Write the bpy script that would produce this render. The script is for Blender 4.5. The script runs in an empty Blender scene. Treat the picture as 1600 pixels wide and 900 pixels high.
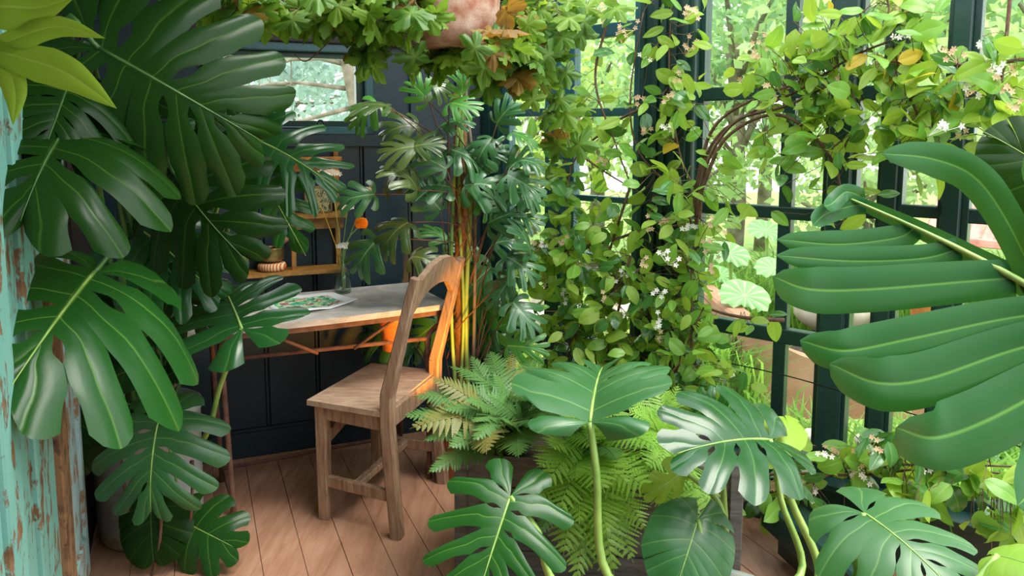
import bpy, math, random
import numpy as np
from mathutils import Vector, Matrix
random.seed(7); rng = np.random.default_rng(7)
S = bpy.context.scene
COL = S.collection
PI = math.pi
# ---------------------------------------------------------------- camera, sky, exposure
F, PY0, H = 1200.0, 350.0, 1.43
PITCH = math.atan(140 / F)
cd = bpy.data.cameras.new('camera'); cam = bpy.data.objects.new('camera', cd); COL.objects.link(cam)
cam.location = (0, 0, H); cam.rotation_euler = (PI / 2 - PITCH, 0, 0)
cd.sensor_width = 36; cd.lens = 36 * F / 1600; cd.shift_y = -100 / 1600; cd.clip_start = .02
S.camera = cam
W = bpy.data.worlds.new('overcast_sky'); S.world = W; W.use_nodes = True
wn = W.node_tree; bg = wn.nodes['Background']
tc = wn.nodes.new('ShaderNodeTexCoord'); sx = wn.nodes.new('ShaderNodeSeparateXYZ'); rp = wn.nodes.new('ShaderNodeValToRGB')
wn.links.new(tc.outputs['Generated'], sx.inputs[0]); wn.links.new(sx.outputs['Z'], rp.inputs[0]); wn.links.new(rp.outputs[0], bg.inputs[0])
rp.color_ramp.elements[0].position = 0.0; rp.color_ramp.elements[0].color = (.95, .96, .93, 1)
rp.color_ramp.elements[1].position = 1.0; rp.color_ramp.elements[1].color = (.88, .95, 1.0, 1)
bg.inputs[1].default_value = 2.3
sun = bpy.data.lights.new('soft_sun', 'SUN'); sun.energy = 3.2; sun.angle = math.radians(35); sun.color = (1, .96, .86)
so = bpy.data.objects.new('soft_sun', sun); COL.objects.link(so)
so.rotation_euler = Vector((-.38, .12, -.9)).to_track_quat('-Z', 'Y').to_euler()
S.view_settings.view_transform = 'Standard'; S.view_settings.look = 'None'; S.view_settings.gamma = 1
S.view_settings.use_curve_mapping = False
S.view_settings.exposure = 0.76
lamp = bpy.data.lights.new('warm_lamp', 'SPOT'); lamp.energy = 14; lamp.color = (1, .42, .03); lamp.shadow_soft_size = .03; lamp.spot_size = math.radians(85); lamp.spot_blend = .4
lo = bpy.data.objects.new('warm_lamp', lamp); COL.objects.link(lo); lo.location = (-.10, 2.74, .47)
lo.rotation_euler = (Vector((-.34, 2.93, .66)) - Vector(lo.location)).to_track_quat('-Z', 'Y').to_euler()
# ---------------------------------------------------------------- projection of photo pixels into the room
FW = np.array([0, math.cos(PITCH), -math.sin(PITCH)]); UP = np.array([0, math.sin(PITCH), math.cos(PITCH)]); RT = np.array([1., 0, 0]); C0 = np.array([0, 0, H])
def ray(px, py): return FW + (px - 800) / F * RT + (PY0 - py) / F * UP
def at(px, py, Y): r = ray(px, py); return C0 + r * (Y / r[1])
def onz(px, py, z): r = ray(px, py); return C0 + r * ((z - H) / r[2])
TH = math.radians(22.5)
O = np.array([-1.351, 3.217, 0]); U = np.array([math.cos(TH), math.sin(TH), 0]); V = np.array([math.sin(TH), -math.cos(TH), 0]); Zv = np.array([0, 0, 1.])
def room(s, t, z): return O + s * U + t * V + z * Zv
def onwall(px, py, t=0.0):
    r = ray(px, py); k = ((O + t * V - C0) @ V) / (r @ V); P = C0 + k * r
    return (P - O) @ U, P[2]
S_END = 1.361
GO = room(S_END, 0, 0); G = np.array([.752, -.659, 0]); G /= np.linalg.norm(G); GN = np.array([G[1], -G[0], 0])   # GN points into the room
if GN @ (C0 - GO) < 0: GN = -GN
def onG(px, py, n=0.0):
    r = ray(px, py); k = ((GO + n * GN - C0) @ GN) / (r @ GN); P = C0 + k * r
    return (P - GO) @ G, P[2]
# ---------------------------------------------------------------- mesh helpers
class MB:
    def __init__(s): s.v = []; s.f = []; s.a = []
    def add(s, vs, fs, a=None):
        n = len(s.v); s.v += [tuple(map(float, v)) for v in vs]; s.f += [tuple(i + n for i in f) for f in fs]
        s.a += list(a) if a is not None else [0.] * len(vs)
        return s
    def box(s, c, X, Y, Z):
        c, X, Y, Z = map(np.asarray, (c, X, Y, Z)); b = min(np.linalg.norm(X), np.linalg.norm(Y), np.linalg.norm(Z)) * .16
        b = min(b, .006); vs = []; k = 0
        nX, nY, nZ = (np.linalg.norm(q) for q in (X, Y, Z))
        X, Y, Z = X / nX, Y / nY, Z / nZ
        # chamfered box: 24 verts
        idx = {}
        for sx in (-1, 1):
            for sy in (-1, 1):
                for sz in (-1, 1):
                    for ax in range(3):
                        d = [nX - b, nY - b, nZ - b]; d[ax] += b
                        idx[(sx, sy, sz, ax)] = len(vs); vs.append(c + sx * d[0] * X + sy * d[1] * Y + sz * d[2] * Z)
        fs = []
        for ax in range(3):
            o = [i for i in range(3) if i != ax]
            for sg in (-1, 1):
                q = []
                for (p, r) in ((-1, -1), (1, -1), (1, 1), (-1, 1)):
                    k = [0, 0, 0]; k[ax] = sg; k[o[0]] = p; k[o[1]] = r; q.append(idx[(*k, ax)])
                fs.append(q if (sg > 0) != (ax == 1) else q[::-1])
        for ax in range(3):
            o = [i for i in range(3) if i != ax]
            for p in (-1, 1):
                for r in (-1, 1):
                    k0 = [0, 0, 0]; k0[ax] = -1; k0[o[0]] = p; k0[o[1]] = r; k1 = k0[:]; k1[ax] = 1
                    fs.append([idx[(*k0, o[0])], idx[(*k1, o[0])], idx[(*k1, o[1])], idx[(*k0, o[1])]])
        for a in (-1, 1):
            for p in (-1, 1):
                for r in (-1, 1): fs.append([idx[(a, p, r, i)] for i in range(3)])
        return s.add(vs, fs)
    def bar(s, a, b, w, d, up=(0, 0, 1), w2=None, d2=None):
        """square bar from a to b; w across, d along 'up' cross-direction"""
        a, b = np.asarray(a, float), np.asarray(b, float); D = (b - a); D /= np.linalg.norm(D)
        up = np.asarray(up, float); A = up - (up @ D) * D; A /= np.linalg.norm(A); B = np.cross(D, A)
        w2 = w2 or w; d2 = d2 or d; vs = []
        for P, ww, dd in ((a, w, d), (b, w2, d2)):
            e = min(ww, dd) * .12
            for (x, y) in ((-1, -1), (1, -1), (1, 1), (-1, 1)):
                for q in ((0, 1), (1, 0)) if x * y > 0 else ((1, 0), (0, 1)):
                    vs.append(P + B * x * (ww / 2 - e * q[0]) + A * y * (dd / 2 - e * q[1]))
        fs = [[i, (i + 1) % 8, (i + 1) % 8 + 8, i + 8] for i in range(8)] + [list(range(8))[::-1], list(range(8, 16))]
        return s.add(vs, fs)
    def tube(s, pts, r, n=6, cap=True):
        pts = [np.asarray(p, float) for p in pts]; m = len(pts)
        r = [r] * m if np.isscalar(r) else list(r)
        vs = []; ref = None
        for i, P in enumerate(pts):
            D = pts[min(i + 1, m - 1)] - pts[max(i - 1, 0)]; D = D / (np.linalg.norm(D) + 1e-9)
            if ref is None: ref = np.array([0, 0, 1.]) if abs(D[2]) < .9 else np.array([1., 0, 0])
            A = ref - (ref @ D) * D; A /= (np.linalg.norm(A) + 1e-9); B = np.cross(D, A); ref = A
            for k in range(n):
                t = 2 * PI * k / n; vs.append(P + r[i] * (math.cos(t) * A + math.sin(t) * B))
        fs = [[i * n + k, i * n + (k + 1) % n, (i + 1) * n + (k + 1) % n, (i + 1) * n + k] for i in range(m - 1) for k in range(n)]
        if cap: fs += [list(range(n))[::-1], [(m - 1) * n + k for k in range(n)]]
        return s.add(vs, fs)
    def lathe(s, prof, c, n=32, X=(1, 0, 0), Y=(0, 1, 0), wob=0):
        c = np.asarray(c, float); X = np.asarray(X, float); Y = np.asarray(Y, float); vs = []
        for (r, z) in prof:
            for k in range(n):
                t = 2 * PI * k / n; rr = r * (1 + wob * math.sin(3 * t + z * 20))
                vs.append(c + rr * math.cos(t) * X + rr * math.sin(t) * Y + z * Zv)
        m = len(prof)
        fs = [[i * n + k, i * n + (k + 1) % n, (i + 1) * n + (k + 1) % n, (i + 1) * n + k] for i in range(m - 1) for k in range(n)]
        return s.add(vs, fs)
    def prism(s, poly, A, B, D, o):
        """poly (a,b) in plane A,B at origin o, extruded by vector D"""
        o, A, B, D = map(np.asarray, (o, A, B, D)); n = len(poly)
        vs = [o + a * A + b * B for a, b in poly] + [o + a * A + b * B + D for a, b in poly]
        fs = [list(range(n)), list(range(n, 2 * n))[::-1]] + [[i, i + n, (i + 1) % n + n, (i + 1) % n] for i in range(n)]
        return s.add(vs, fs)
    def mesh(s, name, m, smooth=True, weld=0):
        me = bpy.data.meshes.new(name); me.from_pydata(s.v, [], s.f)
        if any(s.a):
            at_ = me.attributes.new('vein', 'FLOAT', 'POINT'); at_.data.foreach_set('value', s.a)
        if weld:
            import bmesh
            b = bmesh.new(); b.from_mesh(me); bmesh.ops.remove_doubles(b, verts=b.verts, dist=weld)
            bmesh.ops.dissolve_degenerate(b, dist=1e-5, edges=b.edges); b.to_mesh(me); b.free()
        me.materials.append(m)
        if smooth: me.shade_smooth()
        me.update(); return me
def base_inv(parent):
    if parent is None: return Matrix.Identity(4)
    return Matrix.Translation(-Vector(parent.location)) if parent.type == 'EMPTY' else Matrix.Identity(4)
def link(name, me, parent=None, M=None, label=None, kind=None):
    o = bpy.data.objects.new(name, me); COL.objects.link(o)
    if parent is not None: o.parent = parent; o.matrix_parent_inverse = base_inv(parent)
    if M is not None: o.matrix_basis = M
    if label: o['label'] = label
    if kind: o['kind'] = kind
    return o
def obj(name, mb, m, parent=None, smooth=False, label=None, kind=None, auto=True):
    me = mb.mesh(name, m, smooth)
    if auto and not smooth and hasattr(me, 'set_sharp_from_angle'):
        me.shade_smooth(); me.set_sharp_from_angle(angle=math.radians(38))
    return link(name, me, parent, None, label, kind)
def tag(o, label, cat, group=None):
    o['label'] = label; o['category'] = cat
    if group: o['group'] = group
    return o
def thing(name, label, cat, loc=(0, 0, 0), group=None):
    o = bpy.data.objects.new(name, None); COL.objects.link(o); o.location = tuple(map(float, loc)); o.empty_display_size = .05
    return tag(o, label, cat, group)
def struct(name, mb, m, smooth=False): return obj(name, mb, m, None, smooth, kind='structure')
def bez(pts, n=12):
    P = [np.asarray(p, float) for p in pts]
    if len(P) == 2: return [P[0] + (P[1] - P[0]) * i / n for i in range(n + 1)]
    if len(P) == 3: return [(1 - t) ** 2 * P[0] + 2 * t * (1 - t) * P[1] + t * t * P[2] for t in np.linspace(0, 1, n + 1)]
    out = []                                      # Catmull-Rom through the points
    Q = [2 * P[0] - P[1]] + P + [2 * P[-1] - P[-2]]
    for i in range(1, len(Q) - 2):
        for t in np.linspace(0, 1, n, endpoint=False):
            a, b, c, d = Q[i - 1], Q[i], Q[i + 1], Q[i + 2]
            out.append(.5 * (2 * b + (c - a) * t + (2 * a - 5 * b + 4 * c - d) * t * t + (3 * b - a - 3 * c + d) * t ** 3))
    return out + [P[-1]]
# ---------------------------------------------------------------- materials
def hexc(h): return tuple(((int(h[i:i + 2], 16) / 255 + .055) / 1.055) ** 2.4 if int(h[i:i + 2], 16) > 10 else int(h[i:i + 2], 16) / 3295 for i in (0, 2, 4)) + (1,)
class NT:
    def __init__(s, name):
        s.m = bpy.data.materials.new(name); s.m.use_nodes = True; s.t = s.m.node_tree; s.b = s.t.nodes['Principled BSDF']; s.out = s.t.nodes['Material Output']
    def n(s, k, **kw):
        x = s.t.nodes.new('ShaderNode' + k)
        for a, v in kw.items(): setattr(x, a, v)
        return x
    def l(s, a, b): s.t.links.new(a, b)
    def coords(s, kind='Object', scale=(1, 1, 1), rot=(0, 0, 0)):
        c = s.n('TexCoord'); mp = s.n('Mapping'); mp.inputs['Scale'].default_value = scale; mp.inputs['Rotation'].default_value = rot
        s.l(c.outputs[kind], mp.inputs[0]); return mp.outputs[0]
    def noise(s, vec, scale, detail=4, rough=.55, dist=0):
        x = s.n('TexNoise'); x.inputs['Scale'].default_value = scale; x.inputs['Detail'].default_value = detail; x.inputs['Roughness'].default_value = rough; x.inputs['Distortion'].default_value = dist
        if vec is not None: s.l(vec, x.inputs['Vector'])
        return x.outputs[0]
    def ramp(s, fac, stops):
        r = s.n('ValToRGB'); e = r.color_ramp.elements
        while len(e) < len(stops): e.new(.5)
        for i, (p, c) in enumerate(stops): e[i].position = p; e[i].color = c if len(c) == 4 else (*c, 1)
        s.l(fac, r.inputs[0]); return r.outputs[0]
    def mix(s, fac, a, b, mode='MIX'):
        x = s.n('MixRGB', blend_type=mode)
        for i, v in enumerate((fac, a, b)):
            if hasattr(v, 'links'): s.l(v, x.inputs[i])
            else: x.inputs[i].default_value = v
        return x.outputs[0]
    def bump(s, h, strength=.3, dist=.01):
        b = s.n('Bump'); b.inputs['Strength'].default_value = strength; b.inputs['Distance'].default_value = dist; s.l(h, b.inputs['Height']); s.l(b.outputs[0], s.b.inputs['Normal']); return s
    def col(s, c):
        if hasattr(c, 'links'): s.l(c, s.b.inputs['Base Color'])
        else: s.b.inputs['Base Color'].default_value = c
        return s
    def set(s, **kw):
        for k, v in kw.items(): s.b.inputs[k.replace('_', ' ')].default_value = v
        return s
def paint(name, c, c2=None, rough=.5, scale=6, bump=.1, **kw):
    k = NT(name); v = k.coords(); f = k.noise(v, scale, 5)
    k.col(k.ramp(f, [(.3, hexc(c)), (.7, hexc(c2 or c))])).set(Roughness=rough, **kw)
    if bump: k.bump(k.noise(v, scale * 12, 3), bump, .003)
    return k.m
def wood(name, dark, mid, light, grain=(30, 30, 3), rough=.7, bump=.35, axis=None):
    k = NT(name); v = k.coords(scale=grain); f = k.noise(v, 2.2, 6, .65, .6); v2 = k.coords(); g = k.noise(v2, 5, 3)
    a = k.ramp(f, [(.28, hexc(dark)), (.5, hexc(mid)), (.75, hexc(light))])
    b = k.mix(k.ramp(g, [(.35, (0, 0, 0, 1)), (.7, (1, 1, 1, 1))]), k.mix(.35, a, hexc(dark)), a)
    k.col(b).set(Roughness=rough).bump(f, bump, .004); return k.m
def leafmat(name, c, c2, vein, rough=.32, trans=.3, tcol=None, spots=None, coat=0.0, spec=.4):
    k = NT(name); oi = k.n('ObjectInfo'); v = k.coords(); f = k.noise(v, 3.5, 3)
    a = k.mix(oi.outputs['Random'], hexc(c), hexc(c2))
    a = k.mix(k.ramp(f, [(.3, (0, 0, 0, 1)), (.75, (.35, .35, .35, 1))]), a, hexc(c2))
    if spots: a = k.mix(k.ramp(k.noise(v, 9, 2), [(.66, (0, 0, 0, 1)), (.72, (1, 1, 1, 1))]), a, hexc(spots))
    at_ = k.n('Attribute'); at_.attribute_name = 'vein'
    a = k.mix(at_.outputs['Fac'], a, hexc(vein))
    k.col(a).set(Roughness=rough, Specular_IOR_Level=spec)
    if coat: k.set(Coat_Weight=coat, Coat_Roughness=.25)
    t = k.n('BsdfTranslucent'); tcx = k.mix(.55, a, hexc(tcol or vein)); k.l(tcx, t.inputs[0])
    ms = k.n('MixShader'); ms.inputs[0].default_value = trans; k.l(k.b.outputs[0], ms.inputs[1]); k.l(t.outputs[0], ms.inputs[2]); k.l(ms.outputs[0], k.out.inputs[0])
    k.bump(k.noise(v, 60, 2), .05, .004)
    return k.m
def glassmat(name, tint=(.97, 1, .98, 1)):
    k = NT(name); tr = k.n('BsdfTransparent'); tr.inputs[0].default_value = tint; gl = k.n('BsdfGlossy'); gl.inputs['Roughness'].default_value = .02
    lw = k.n('LayerWeight'); lw.inputs[0].default_value = .5; pw = k.n('Math', operation='POWER'); pw.inputs[1].default_value = 4; k.l(lw.outputs['Facing'], pw.inputs[0]); ma = k.n('Math', operation='MULTIPLY_ADD'); ma.inputs[1].default_value = .5; ma.inputs[2].default_value = .035; k.l(pw.outputs[0], ma.inputs[0]); ms = k.n('MixShader'); k.l(ma.outputs[0], ms.inputs[0]); k.l(tr.outputs[0], ms.inputs[1]); k.l(gl.outputs[0], ms.inputs[2]); k.l(ms.outputs[0], k.out.inputs[0]); return k.m
M = {}
M['wall'] = paint('dark_blue_panel_paint', '132732', '193441', .5, 3, .12)
M['frame'] = paint('dark_green_frame_paint', '17332f', '1f3f3a', .35, 4, .08)
M['bluef'] = paint('blue_green_frame_paint', '2a5560', '34626c', .4, 4, .08)
M['ceil'] = paint('dark_brown_ceiling', '241d1a', '2d2420', .6, 4, .1)
M['floor'] = wood('reddish_floor_boards', '95684f', 'b4866c', 'c69d84', (14, 1.6, 5), .55, .12)
M['chair'] = wood('weathered_brown_wood', '6a4d3a', 'a5846a', 'c4a88e', (26, 26, 3.2), .72, .5)
M['seat'] = wood('weathered_seat_wood', '866955', 'bb9d84', 'd6bda6', (5, 20, 5), .65, .3)
M['shelf'] = wood('honey_wood', '6b4318', 'a0702c', 'c2924a', (8, 30, 12), .5, .2)
M['rust'] = paint('rusty_brown_iron', '5a3a30', '86604f', .75, 25, .4)
M['iron'] = paint('black_wrought_iron', '15181b', '23282b', .4, 20, .2, Metallic=.6)
M['glass'] = glassmat('window_glass')
def marble():
    k = NT('grey_marble'); v = k.coords(); w = k.noise(v, 5, 8, .7, 1.8)
    k.col(k.ramp(w, [(.25, hexc('8b8783')), (.5, hexc('b9b4ae')), (.62, hexc('d0cac4')), (.8, hexc('a29c97'))])).set(Roughness=.35); k.bump(w, .05, .002); return k.m
M['marble'] = marble()
def peel(name, base, worn, rust, amt):
    k = NT(name); v = k.coords(scale=(7, 7, 3.2)); v2 = k.coords(); f = k.noise(v, 2.4, 8, .68, .4); g = k.noise(v2, 14, 6, .7)
    a = k.mix(k.noise(v2, 5, 3), hexc(base), hexc(worn))
    mask = k.ramp(k.mix(.4, f, g), [(amt, (1, 1, 1, 1)), (amt + .035, (0, 0, 0, 1))])
    w = k.ramp(k.noise(v2, 30, 3), [(.3, hexc(rust)), (.75, hexc('8a6a4c'))])
    k.col(k.mix(mask, a, w)).set(Roughness=.7); k.bump(mask, .5, -.004); return k.m
M['turq'] = peel('peeling_turquoise_paint', '5f9c92', '78aca2', '5a3a24', .445)
M['paleblue'] = peel('worn_pale_blue_paint', '86aab0', '9fb9b6', '8a7050', .44)
M['brownpost'] = peel('bare_brown_wood', '7a573c', '94724f', '3c2417', .47)
def zinc():
    k = NT('galvanised_zinc'); v = k.coords(); vo = k.n('TexVoronoi'); vo.inputs['Scale'].default_value = 28; k.l(v, vo.inputs['Vector'])
    sp = k.n('SeparateXYZ'); k.l(v, sp.inputs[0])
    a = k.mix(k.noise(v, 7, 5), hexc('868a8b'), hexc('b2b6b6')); a = k.mix(.18, a, vo.outputs['Color'], 'SOFT_LIGHT')
    ad = k.n('MixRGB', blend_type='ADD'); ad.inputs[0].default_value = .05; k.l(sp.outputs['Z'], ad.inputs[1]); k.l(k.noise(v, 12, 4), ad.inputs[2])
    st = k.ramp(ad.outputs[0], [(.075, (1, 1, 1, 1)), (.085, (0, 0, 0, 1))])
    a = k.mix(st, a, k.ramp(k.noise(v, 40, 4), [(.35, hexc('7c7665')), (.65, hexc('b4ab95'))]))
    k.col(a).set(Roughness=.5, Metallic=.12); k.bump(k.noise(v, 50, 3), .1, .003); return k.m
M['zinc'] = zinc()
M['greywood'] = wood('grey_trough_wood', '3d3c3c', '5f5e5d', '7e7c79', (5, 5, 25), .75, .4)
M['terra'] = paint('terracotta_clay', '9a5a40', 'c08468', .8, 9, .4)
M['terra_dust'] = paint('limed_terracotta', '94573c', 'c4aa98', .85, 22, .6)
M['corten'] = paint('rust_brown_clay_planter', '8a5a45', 'a97e66', .8, 5, .4)
M['soil'] = paint('dark_soil', '1d1410', '3a2a20', .95, 40, .8)
M['brass'] = paint('aged_brass', '6e5a35', 'a08a58', .32, 10, .1, Metallic=.85)
M['stone'] = paint('pale_garden_stone', 'a89a8c', 'd6cbc0', .85, 6, .5)
M['pinkwood'] = paint('pink_washed_wood', 'b06a62', 'd3958a', .7, 12, .2)
M['orangep'] = paint('orange_terracotta', 'c9713a', 'e0904f', .7, 12, .2)
M['vinestem'] = paint('brown_vine_stem', '4a3428', '7a5a44', .7, 30, .3)
M['petiole'] = paint('green_petiole', '6f9440', '9dbb62', .4, 10, .05)
M['petiole_dark'] = paint('dark_green_petiole', '2f5426', '4a7434', .4, 10, .05)
M['brownpet'] = paint('brown_red_petiole', '5a3a2c', '7d5440', .5, 14, .1)
M['moss'] = paint('coir_pole', '6e4a2c', 'a87c50', .95, 45, 1.0)
M['bark'] = paint('grey_bark', '5a5044', '8f8474', .9, 10, .5)
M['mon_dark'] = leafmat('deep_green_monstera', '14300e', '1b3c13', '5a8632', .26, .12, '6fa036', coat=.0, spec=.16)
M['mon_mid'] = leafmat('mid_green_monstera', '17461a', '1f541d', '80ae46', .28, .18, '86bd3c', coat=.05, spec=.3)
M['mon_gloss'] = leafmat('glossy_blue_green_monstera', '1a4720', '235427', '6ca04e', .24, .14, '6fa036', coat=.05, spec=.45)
M['mon_grey'] = leafmat('silvery_green_monstera', '2a5a30', '346637', '90b868', .34, .18, '86bd3c', coat=.1)
M['lime'] = leafmat('lime_green_leaf', '7f9f2c', '8caf38', 'b6cc66', .45, .35, 'b5cf3a')
M['mon_yel'] = leafmat('mid_green_leaf_yellowing', '55702a', '6d7f2c', 'a3a048', .35, .3, 'c9a23a')
M['vine_a'] = leafmat('yellow_green_vine_leaf', '86b038', 'a4c650', 'bcd878', .35, .5, 'c3dc3e')
M['vine_b'] = leafmat('fresh_green_vine_leaf', '5f9a36', '80b046', 'a6cc6c', .3, .42, 'b2d93c')
M['vine_c'] = leafmat('dark_glossy_vine_leaf', '33682c', '4a803c', '88b264', .22, .28, '8fc23a', coat=.4)
M['vine_y'] = leafmat('yellowed_vine_leaf', 'c7a52c', 'd8bd3c', 'e2cf70', .45, .45, 'e8c93a')
M['grape_a'] = leafmat('grape_ivy_leaf', '608a28', '7aa034', '9ab650', .45, .5, 'b0cc38')
M['grape_b'] = leafmat('dark_grape_ivy_leaf', '446f26', '5c862f', '8aa650', .42, .38, '9cc038')
M['grape_c'] = leafmat('ochre_grape_ivy_leaf', '7c5a26', '957a30', 'a88c4a', .5, .45, 'c79436')
M['phil'] = leafmat('blue_green_finger_leaf', '2f6038', '447848', '8eb080', .26, .18, '7fae4a', coat=.45)
M['phil_g'] = leafmat('bright_green_finger_leaf', '3a7a2e', '4c8d38', '8cba5e', .3, .3, 'a0cc40', coat=.3)
M['phil_o'] = leafmat('bronze_tipped_finger_leaf', '365a30', '526432', '8a9450', .3, .2, '9aa03c', coat=.3)
M['fern_d'] = leafmat('dark_fern', '356a34', '4a7c42', '7a9850', .4, .25, '7aa83c', spec=.25)
M['fern_l'] = leafmat('bright_fern', '74ac38', '92c450', 'a8c864', .35, .42, 'a6d040')
M['fern_b'] = leafmat('browning_fern', '6c7a34', '7d8440', '94804c', .45, .3, 'b0a83c')
def treemat(n, a, b, t): return leafmat(n, a, b, b, .6, .6, t)
M['tree_a'] = treemat('bright_tree_leaves', '94b478', 'b8d09a', 'c8dc88')
M['tree_b'] = treemat('dark_tree_leaves', '7ca27a', 'a0c09c', 'b0d08c')
M['tree_c'] = treemat('blue_grey_conifer', '90a4ac', 'b0c0c4', 'aac4b8')
M['tree_d'] = treemat('yellow_green_leaves', 'b0c46c', 'ccd894', 'd8e88c')
M['gunnera'] = leafmat('pale_butterbur_leaf', '6a9a5c', '86b276', 'b4d0a0', .6, .3, 'a8d060')
M['grass'] = treemat('garden_grass', '5f8f3a', '86ad50', 'a8cc58')
M['gravel'] = paint('pale_gravel', 'a09684', 'c9c0ae', .95, 60, .8)
M['lawn'] = paint('mossy_lawn', '6a8a3c', '93a85a', .95, 12, .8)
M['white'] = paint('white_petals', 'e8e6dc', 'f6f4ee', .6, 10, 0)
M['buff'] = paint('faded_buff_flowers', 'c9a27a', 'e2cba8', .7, 10, 0)
M['orange'] = leafmat('orange_petals', 'e88a08', 'f5a012', 'f8b23a', .5, .3, 'ff9a10')
M['paleg'] = paint('seed_head_yellow', 'b08a2c', 'd0a83c', .6, 30, .2)
# ---------------------------------------------------------------- room shell
def rbox(mb, s0, s1, t0, t1, z0, z1):
    return mb.box(room((s0 + s1) / 2, (t0 + t1) / 2, (z0 + z1) / 2), U * (s1 - s0) / 2, V * (t1 - t0) / 2, Zv * (z1 - z0) / 2)
def gbox(mb, s0, s1, n0, n1, z0, z1):
    return mb.box(GO + G * (s0 + s1) / 2 + GN * (n0 + n1) / 2 + Zv * (z0 + z1) / 2, G * (s1 - s0) / 2, GN * (n1 - n0) / 2, Zv * (z1 - z0) / 2)
SL = -.37
m = MB(); poly = [room(SL - .3, -.1, -.03)[:2], room(S_END, -.1, -.03)[:2], (GO + G * 3.4)[:2], (2.4, -1.2), (-1.9, -1.2)]
m.prism([(p[0], p[1]) for p in poly], (1, 0, 0), (0, 1, 0), (0, 0, -.06), (0, 0, -.016)); floor = struct('floor', m, M['soil'])
for i in range(26):
    s0 = SL + i * .135; tmax = 3.4
    # clip far end of boards that would pass the glazed wall
    t0 = .0
    while t0 < tmax and (room(s0 + .135, t0, 0) - GO) @ GN < .03 and s0 + .135 > S_END: t0 += .03
    cut = [t0, t0 + .9 + (i * 37 % 11) * .1, tmax]
    for a, b in zip(cut[:-1], cut[1:]):
        if b - a < .1: continue
        q = MB(); rbox(q, s0 + .001, s0 + .134, a + .001, b - .001, -.016, 0 - (i * 7 % 3) * .0006)
        obj('floor_board', q, M['floor'], floor)
# back wall: window hole s from w0..w1, z from wz0..wz1
w0, _ = onwall(318, 140); w1, _ = onwall(583, 140); _, wz0 = onwall(450, 210); _, wz1 = onwall(450, 66)
HT = 2.3
m = MB()
rbox(m, SL - .1, w0, -.1, -.02, 0, HT); rbox(m, w1, S_END + .02, -.1, -.02, 0, HT); rbox(m, w0, w1, -.1, -.02, 0, wz0); rbox(m, w0, w1, -.1, -.02, wz1, HT)
wall = struct('wall_back', m, M['wall'])
sp = .222; k0 = onwall(420, 600)[0]; nb = int((k0 - SL) / sp) + 1
for i in range(-nb, 12):
    a, b = k0 + i * sp, k0 + (i + 1) * sp; a = max(a, SL); b = min(b, S_END)
    if b - a < .02: continue
    for z0, z1 in ((.13, wz0 - .05), (wz1 + .05, HT)):
        q = MB(); rbox(q, a + .004, b - .016, -.02, 0, z0, z1); rbox(q, b - .012, b - .002, -.02, -.003, z0, z1); obj('wall_board', q, M['wall'], wall)
    if b < w0 or a > w1:
        q = MB(); rbox(q, a + .004, b - .016, -.02, 0, wz0 - .05, wz1 + .05); obj('wall_board', q, M['wall'], wall)
m = MB(); rbox(m, SL, S_END, -.02, .014, 0, .115); rbox(m, SL, S_END, -.02, .006, .115, .128); struct('baseboard_back', m, M['wall'])
m = MB(); rbox(m, SL, S_END, -.02, .012, wz0 - .055, wz0); struct('trim_1', m, M['wall'])
m = MB(); rbox(m, w0 - .1, S_END, -.02, .03, wz1 + .0, wz1 + .06); struct('trim_2', m, M['ceil'])
# back window
m = MB(); fr = .035
rbox(m, w0, w1, -.09, .012, wz0, wz0 + fr); rbox(m, w0, w1, -.09, .012, wz1 - fr, wz1); rbox(m, w0, w0 + fr, -.09, .012, wz0, wz1); rbox(m, w1 - fr, w1, -.09, .012, wz0, wz1)
win = struct('window_1', m, M['bluef'])
m = MB(); f2 = .06
rbox(m, w0 + fr, w1 - fr, -.08, -.03, wz0 + fr, wz0 + f2); rbox(m, w0 + fr, w1 - fr, -.08, -.03, wz1 - f2, wz1 - fr); rbox(m, w0 + fr, w0 + f2, -.08, -.03, wz0 + fr, wz1 - fr); rbox(m, w1 - f2 - .01, w1 - fr, -.08, -.03, wz0 + fr, wz1 - fr)
obj('sash', m, M['frame'], win)
m = MB(); rbox(m, w0 + f2, w1 - f2, -.057, -.053, wz0 + f2, wz1 - f2); obj('window_pane', m, M['glass'], win)
# iron stay with curl on the sill
st0, sz0 = onwall(440, 199, .03); m = MB(); pts = []
s1, z1 = onwall(500, 201, .03)
pts = [room(st0 - .3, .03, sz0), room(s1 - .05, .03, z1 + .002)]
for k in range(14):
    a = -PI / 2 + k * .45; r = .022 - k * .0012; pts.append(room(s1 + r * math.cos(a), .03, z1 + .022 + r * math.sin(a)))
m.tube(pts, .004, 6); m.tube([room(s1 - .06, .0, z1), room(s1 - .06, .03, z1)], .004, 6); obj('window_stay', m, M['iron'], win, True, label='black iron window stay ending in a curl')
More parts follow.
